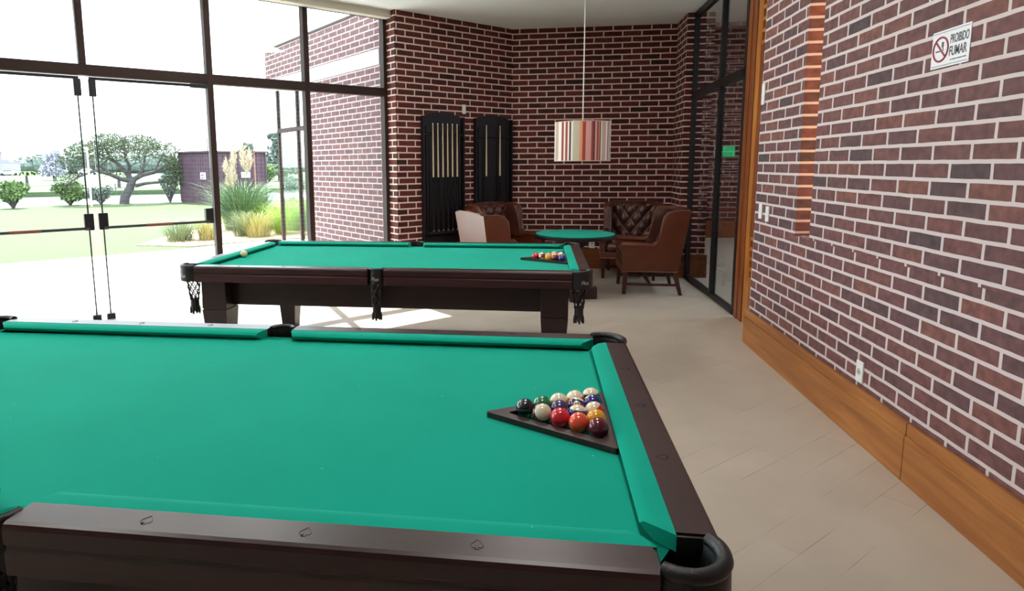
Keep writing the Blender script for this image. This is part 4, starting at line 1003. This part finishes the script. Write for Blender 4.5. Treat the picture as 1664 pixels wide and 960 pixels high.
for u, z, ru, rz, n in ((-1.5, 2.15, .8, .38, 800), (-0.6, 2.45, .8, .42, 900), (0.5, 2.4, .9, .42, 1000), (1.4, 2.1, .7, .42, 450), (-2.0, 1.7, .6, .35, 300), (1.7, 1.6, .5, .35, 260), (1.85, 1.3, .5, .42, 600), (-0.2, 2.0, 1.2, .3, 450), (1.7, 0.95, .6, .25, 300), (-2.2, 1.0, .5, .3, 160), (-1.2, 1.7, .6, .3, 160)):
    leaves(bm, P(u, z), (ru * 0.95, ru * 0.95, rz), int(n * 2.4), 0.042)
obj('foliage', bm, M_leaf1, t)
def bush(name, loc, w, h, n, m, label, group, size=0.07, trunk=False):
    t = empty(name, loc); tag(t, label, 'bush' if not trunk else 'tree', group)
    bm = B()
    for k in range(9): a = random.uniform(0, 6.28); tube(bm, [(0, 0, -0.05), (w * 0.25 * math.cos(a), w * 0.25 * math.sin(a), h * 0.45), (w * 0.42 * math.cos(a), w * 0.42 * math.sin(a), h * random.uniform(0.5, 0.9))], [0.03, 0.02, 0.006], 5)
    obj('stem', bm, M_bark, t)
    bm = B()
    for k in range(10):
        a = random.uniform(0, 6.28); r = random.uniform(0, 0.32) * w; z = random.uniform(0.28, 0.78) * h
        leaves(bm, (r * math.cos(a), r * math.sin(a), z), (w * 0.24, w * 0.24, h * 0.22), n // 10, size)
    obj('foliage', bm, m, t); return t
gb = 'bushes along the pond edge'
bush('bush', (-19.5, 20.9, 0), 1.15, 1.05, 1300, M_leaf2, 'round leafy bush furthest left along the pond edge', gb, 0.08)
bush('bush', (-18.7, 22.8, 0), 1.3, 0.95, 1400, M_leaf2, 'leafy bush at the pond edge, just left of the glass door rods', gb, 0.08)
bush('bush', (-17.8, 23.4, 0), 1.2, 0.8, 900, M_leaf3, 'low greyish bush at the foot of the spreading tree', gb, 0.07)
bush('bush', (-15.7, 24.9, 0), 1.0, 1.35, 500, M_leaf3, 'upright thin bush between the spreading tree and the hut', gb, 0.06)
bush('bush', (-10.9, 26.5, 0), 1.6, 1.1, 900, M_leaf3, 'loose bush at the pond edge right of the hut', gb, 0.07)
bush('bush', (-20.8, 45.5, 0), 3.2, 2.0, 1200, M_leaf2, 'wide bush across the pond behind the pampas grass', None, 0.13)
# small palms across the pond
def palm(loc, h, label):
    t = empty('small_palm', loc); tag(t, label, 'palm', 'young palms across the pond')
    bm = B(); tube(bm, [(0, 0, -0.2), (0.02, 0, h * 0.5), (0, 0, h)], [0.13, 0.10, 0.07], 8); obj('trunk', bm, M_bark, t, smooth=60)
    bm = B()
    for k in range(14):
        a = 2 * PI * k / 14 + random.uniform(-.1, .1); ln = random.uniform(0.9, 1.2); pts = [Vector((ln * q * math.cos(a), ln * q * math.sin(a), h + 0.35 * math.sin(q * 2.6) - 0.25 * q * q)) for q in (0, .25, .5, .75, 1)]
        s = Vector((-math.sin(a), math.cos(a), 0))
        for p, q in zip(pts, pts[1:]):
            bm.faces.new([bm.verts.new(v) for v in (p - s * 0.07, p + s * 0.07, q + s * 0.07, q - s * 0.07)])
    obj('fronds', bm, M_leaf2, t)
palm((-41, 45.5, -0.04), 0.95, 'young palm across the pond, left one of the two'); palm((-31.5, 43.5, -0.04), 0.85, 'young palm across the pond, right one of the two')
# far hedge, trees, wall, building, cars
def hedge(name, x0, y0, x1, y1, h, n, m, label, cat, size):
    t = empty(name, ((x0 + x1) / 2, (y0 + y1) / 2, -0.04)); tag(t, label, cat)
    ln = math.hypot(x1 - x0, y1 - y0); d = Vector((x1 - x0, y1 - y0, 0)) / ln; bm = B()
    k = int(ln / 2.4)
    for i in range(k):
        c = d * (-ln / 2 + ln * (i + 0.5) / k); hh = h * random.uniform(0.8, 1.1)
        sphere(bm, (c.x, c.y, hh * 0.45), 1.0, 8, 6, (3.0, 3.0, hh * 0.5)); leaves(bm, (c.x, c.y, hh * 0.62), (3.2, 3.2, hh * 0.42), n // k, size)
    for v in bm.verts:
        v.co += Vector((random.uniform(-.15, .15), random.uniform(-.15, .15), random.uniform(-.15, .15)))
    obj('foliage', bm, m, t); bm = B()
    for i in range(k): c = d * (-ln / 2 + ln * (i + 0.5) / k); tube(bm, [(c.x, c.y, 0), (c.x, c.y, h * 0.4)], 0.15, 5)
    obj('stem', bm, M_bark, t); return t
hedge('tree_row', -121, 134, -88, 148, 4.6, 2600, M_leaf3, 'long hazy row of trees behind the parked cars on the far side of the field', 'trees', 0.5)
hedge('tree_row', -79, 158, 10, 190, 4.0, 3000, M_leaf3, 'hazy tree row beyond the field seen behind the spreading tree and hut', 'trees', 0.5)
def conifer(loc, h, w, label, m=None):
    t = empty('conifer', loc); tag(t, label, 'tree', 'dark trees right of the hut')
    bm = B(); tube(bm, [(0, 0, -0.3), (0, 0, h * 0.95)], [w * 0.08, 0.03], 6); obj('trunk', bm, M_bark, t)
    bm = B()
    for k in range(14): q = k / 14; leaves(bm, (random.uniform(-.1, .1) * w, random.uniform(-.1, .1) * w, h * (0.2 + 0.78 * q)), (w * 0.5 * (1 - q * 0.8) + 0.1,) * 2 + (h * 0.07,), 110, w * 0.07)
    obj('foliage', bm, m or M_leaf3, t)
M_leaf5 = leaf_mat('hazed_leaf', srgb(150, 150, 168), srgb(176, 176, 190))  # far haze put into the leaf colour
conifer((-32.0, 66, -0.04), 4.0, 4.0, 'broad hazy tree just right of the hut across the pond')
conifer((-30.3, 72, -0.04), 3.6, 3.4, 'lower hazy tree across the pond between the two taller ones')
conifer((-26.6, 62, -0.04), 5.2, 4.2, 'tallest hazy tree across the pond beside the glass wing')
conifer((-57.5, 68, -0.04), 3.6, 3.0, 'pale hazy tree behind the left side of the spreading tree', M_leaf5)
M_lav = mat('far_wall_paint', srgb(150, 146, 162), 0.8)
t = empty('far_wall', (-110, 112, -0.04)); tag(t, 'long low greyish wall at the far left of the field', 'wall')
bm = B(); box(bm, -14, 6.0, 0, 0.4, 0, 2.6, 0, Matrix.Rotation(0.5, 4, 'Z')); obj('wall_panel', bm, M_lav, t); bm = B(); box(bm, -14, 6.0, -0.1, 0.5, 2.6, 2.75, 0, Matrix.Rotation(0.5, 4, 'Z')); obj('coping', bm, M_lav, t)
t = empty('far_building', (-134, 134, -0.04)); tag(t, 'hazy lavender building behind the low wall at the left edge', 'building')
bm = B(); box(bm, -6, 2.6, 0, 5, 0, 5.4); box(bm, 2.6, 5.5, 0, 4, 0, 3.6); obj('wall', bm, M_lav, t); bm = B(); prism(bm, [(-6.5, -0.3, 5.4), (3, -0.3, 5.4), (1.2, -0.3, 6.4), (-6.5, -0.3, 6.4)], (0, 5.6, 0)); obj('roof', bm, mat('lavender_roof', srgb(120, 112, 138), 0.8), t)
bm = B(); [box(bm, x, x + 1.0, -0.05, 0.02, 3.6, 4.6) for x in (-5, -2.6, 0.2)]; obj('window', bm, M_frame, t)
M_tyre = mat('tyre', srgb(50, 50, 54), 0.8); M_cwin = mat('car_window', srgb(110, 116, 128), 0.15)
def car(loc, rz, label, k=1.0, col=(232, 232, 236)):
    t = empty('car', loc, rz); tag(t, label, 'car', 'parked cars across the field')
    pr_ = [(-2.1, 0.3), (2.1, 0.3), (2.15, 0.65), (1.9, 0.85), (1.15, 0.95), (0.5, 1.42), (-1.0, 1.45), (-1.7, 1.0), (-2.1, 0.9)]
    bm = B(); prism(bm, [(x * k, -0.85 * k, z * k) for x, z in pr_], (0, 1.7 * k, 0), bev=0.05); obj('body', bm, mat('car_paint', srgb(*col), 0.3), t)
    for s in (-1, 1):
        bm = B(); prism(bm, [(x * k, s * 0.86 * k, z * k) for x, z in ((-1.35, 0.98), (0.95, 0.98), (0.42, 1.33), (-0.95, 1.35))], (0, s * 0.02, 0)); obj('window', bm, M_cwin, t)
        for x in (-1.35, 1.35):
            bm = B(); lathe(bm, [(0.32 * k, -0.1), (0.32 * k, 0.1)], 14, T=Matrix.Translation((x * k, s * 0.8 * k, 0.32 * k)) @ Matrix.Rotation(PI / 2, 4, 'X')); obj('wheel', bm, M_tyre, t)
car((-98.5, 116.5, -0.04), 0.62, 'larger white car parked before the far trees, the middle one', 1.05)
car((-105.5, 113.0, -0.04), 0.62, 'small pale car at the end of the low far wall', 0.85); car((-92.5, 118.5, -0.04), 0.62, 'low pale car partly seen right of the larger white one', 0.85)
def pole(name, loc, h, r, label, cat, m=None):
    bm = B(); tube(bm, [(0, 0, -0.1), (0, 0, h)], r, 8); lathe(bm, [(r * 1.8, h), (r * 1.8, h + 0.06), (0.005, h + 0.1)], 8)
    o = obj(name, bm, m or mat('pale_pole', srgb(214, 214, 220), 0.5), loc=loc); tag(o, label, cat); return o
pole('garden_lamp_post', (-17.3, 22.2, 0), 2.15, 0.035, 'thin white lamp post standing on the lawn between the two glass doors', 'lamp post')
pole('utility_pole', (-78, 95, 0), 5.6, 0.10, 'slim distant pole left of the spreading tree', 'pole')
pole('utility_pole', (-43.8, 75, 0), 5.2, 0.10, 'slim distant pole rising behind the hut', 'pole')
# wire fence along the pond's far bank
t = empty('wire_fence', (-33, 35.5, -0.04)); tag(t, 'low thin wire fence along the far bank of the pond', 'fence')
a0, a1 = Vector((-15, -16, 0)), Vector((26, 11, 0))
for k in range(10):
    p = a0.lerp(a1, k / 9); bm = B(); tube(bm, [p, p + Vector((0, 0, 0.55))], 0.03, 5); obj('post', bm, M_bark, t)
for z in (0.25, 0.5):
    bm = B(); tube(bm, [a0 + Vector((0, 0, z)), a1 + Vector((0, 0, z))], 0.008, 4); obj('wire', bm, M_bark, t)
# ornamental grasses
def grass(name, loc, r, h, n, m, label, group, w=0.0045, lean=0.8, plumes=()):
    n = int(n * 1.5)
    bm = B()
    for _ in range(n):
        a = random.uniform(0, 2 * PI); rr = random.uniform(0, 1) ** 0.6 * 0.6 * r; hh = h * random.uniform(0.4, 1.15); l = lean * r * random.uniform(0.1, 1.6)
        d = Vector((math.cos(a), math.sin(a), 0)); s = Vector((-d.y, d.x, 0)) * w * random.uniform(0.7, 1.3); p0 = d * rr + Vector((0, 0, 0))
        pts = [p0 + d * l * q ** 2 + Vector((0, 0, hh * (q - 0.28 * q ** 3) / 0.72 * (1 if q < 1 else 0.98))) for q in (0, .35, .7, 1.0)]
        ws = (1, 0.9, 0.6, 0.08); vv = [(bm.verts.new(p - s * k), bm.verts.new(p + s * k)) for p, k in zip(pts, ws)]
        for (a_, b_), (c_, d_) in zip(vv, vv[1:]): bm.faces.new((a_, b_, d_, c_))
    if not plumes:
        o = obj(name, bm, m, loc=loc); tag(o, label, 'ornamental grass', group); return o
    t = empty(name, loc); tag(t, label, 'ornamental grass', group); obj('blades', bm, m, t)
    for x, y, hh, ln in plumes:
        bm = B(); base_ = Vector((x * 0.4, y * 0.4, 0)); top = Vector((x, y, hh)); tube(bm, [base_, (base_ + top) / 2 + Vector((0, 0, 0.05)), top], 0.006, 5); st = obj('stalk', bm, M_leaf2, t)
        bm = B(); tube(bm, [(0, 0, -ln * 0.5), (0, 0, ln * 0.45)], [0.012, 0.003], 5)
        for _ in range(170):
            q = random.random(); z0 = -ln * 0.5 + ln * 0.95 * q; a = random.uniform(0, 2 * PI); sp = 0.10 * math.sin(PI * min(1, q * 0.9 + 0.12)) + 0.012
            d = Vector((math.cos(a), math.sin(a), 0)); e = Vector((-d.y, d.x, 0)) * 0.008; p = Vector((0, 0, z0)); p1 = p + d * sp * 0.7 + Vector((0, 0, 0.07)); p2 = p + d * sp * random.uniform(0.8, 1.3) + Vector((0, 0, random.uniform(0.02, 0.14)))
            bm.faces.new([bm.verts.new(v) for v in (p, p1 - e, p2, p1 + e)])
        o = obj('plume', bm, M_plume, st); o.location = top - Vector((0, 0, ln * 0.2))
    return t
M_plume = mat('cream_plume', srgb(205, 192, 172), 0.9)
M_gr1 = leaf_mat('lime_grass', srgb(140, 172, 66), srgb(168, 192, 92))
M_gr2 = leaf_mat('tan_grass', srgb(150, 150, 92), srgb(178, 166, 112))
M_gr3 = leaf_mat('grey_green_grass', srgb(110, 124, 96), srgb(136, 148, 112))
M_gr4 = leaf_mat('pampas_leaf', srgb(86, 116, 84), srgb(120, 146, 104))
gg = 'ornamental grasses in the planting bed'
grass('pampas_grass', (-7.05, 14.1, 0), 0.75, 1.05, 700, M_gr4, 'tall pampas grass with cream plumes in front of the hut', gg, 0.010, 0.9,
      plumes=((-0.30, -0.1, 1.50, 0.4), (-0.22, 0.05, 1.40, 0.55), (-0.12, -0.05, 2.02, 0.75), (0.08, 0.0, 2.05, 0.7), (0.22, 0.05, 1.72, 0.45), (0.02, 0.1, 1.75, 0.5), (-0.26, -0.1, 1.15, 0.35), (-0.10, -0.2, 1.30, 0.5), (0.16, 0.0, 1.55, 0.4), (-0.18, 0.0, 1.62, 0.4)))
for x, y, r, h, n, m, l in ((-7.25, 11.75, .55, .42, 320, M_gr3, 'greyish low grass tuft, the leftmost, beside the lawn'), (-6.75, 11.95, .42, .42, 280, M_gr2, 'tan grass tuft just left of the window mullion'),
                            (-6.35, 12.7, .4, .5, 240, M_gr3, 'small grey-green tuft just right of the mullion'), (-5.95, 12.55, .5, .5, 380, M_gr2, 'tan tuft between the mullion and the lime green grass'),
                            (-5.55, 13.2, .6, .62, 520, M_gr1, 'lime green grass mound in the middle of the bed, the front one'), (-6.5, 14.0, .6, .6, 420, M_gr1, 'lime green tuft in front of the pampas grass'),
                            (-5.35, 14.6, .75, .85, 600, M_gr1, 'large bright lime grass mound near the glass wing'), (-4.9, 13.2, .6, .7, 500, M_gr3, 'grey-green grass at the right end of the bed by the brick wing'),
                            (-6.2, 15.6, .7, .75, 420, M_gr1, 'pale lime grass at the back of the bed')):
    grass('grass_tuft', (x, y, -0.01), r * 0.85, h, n, m, l, gg)
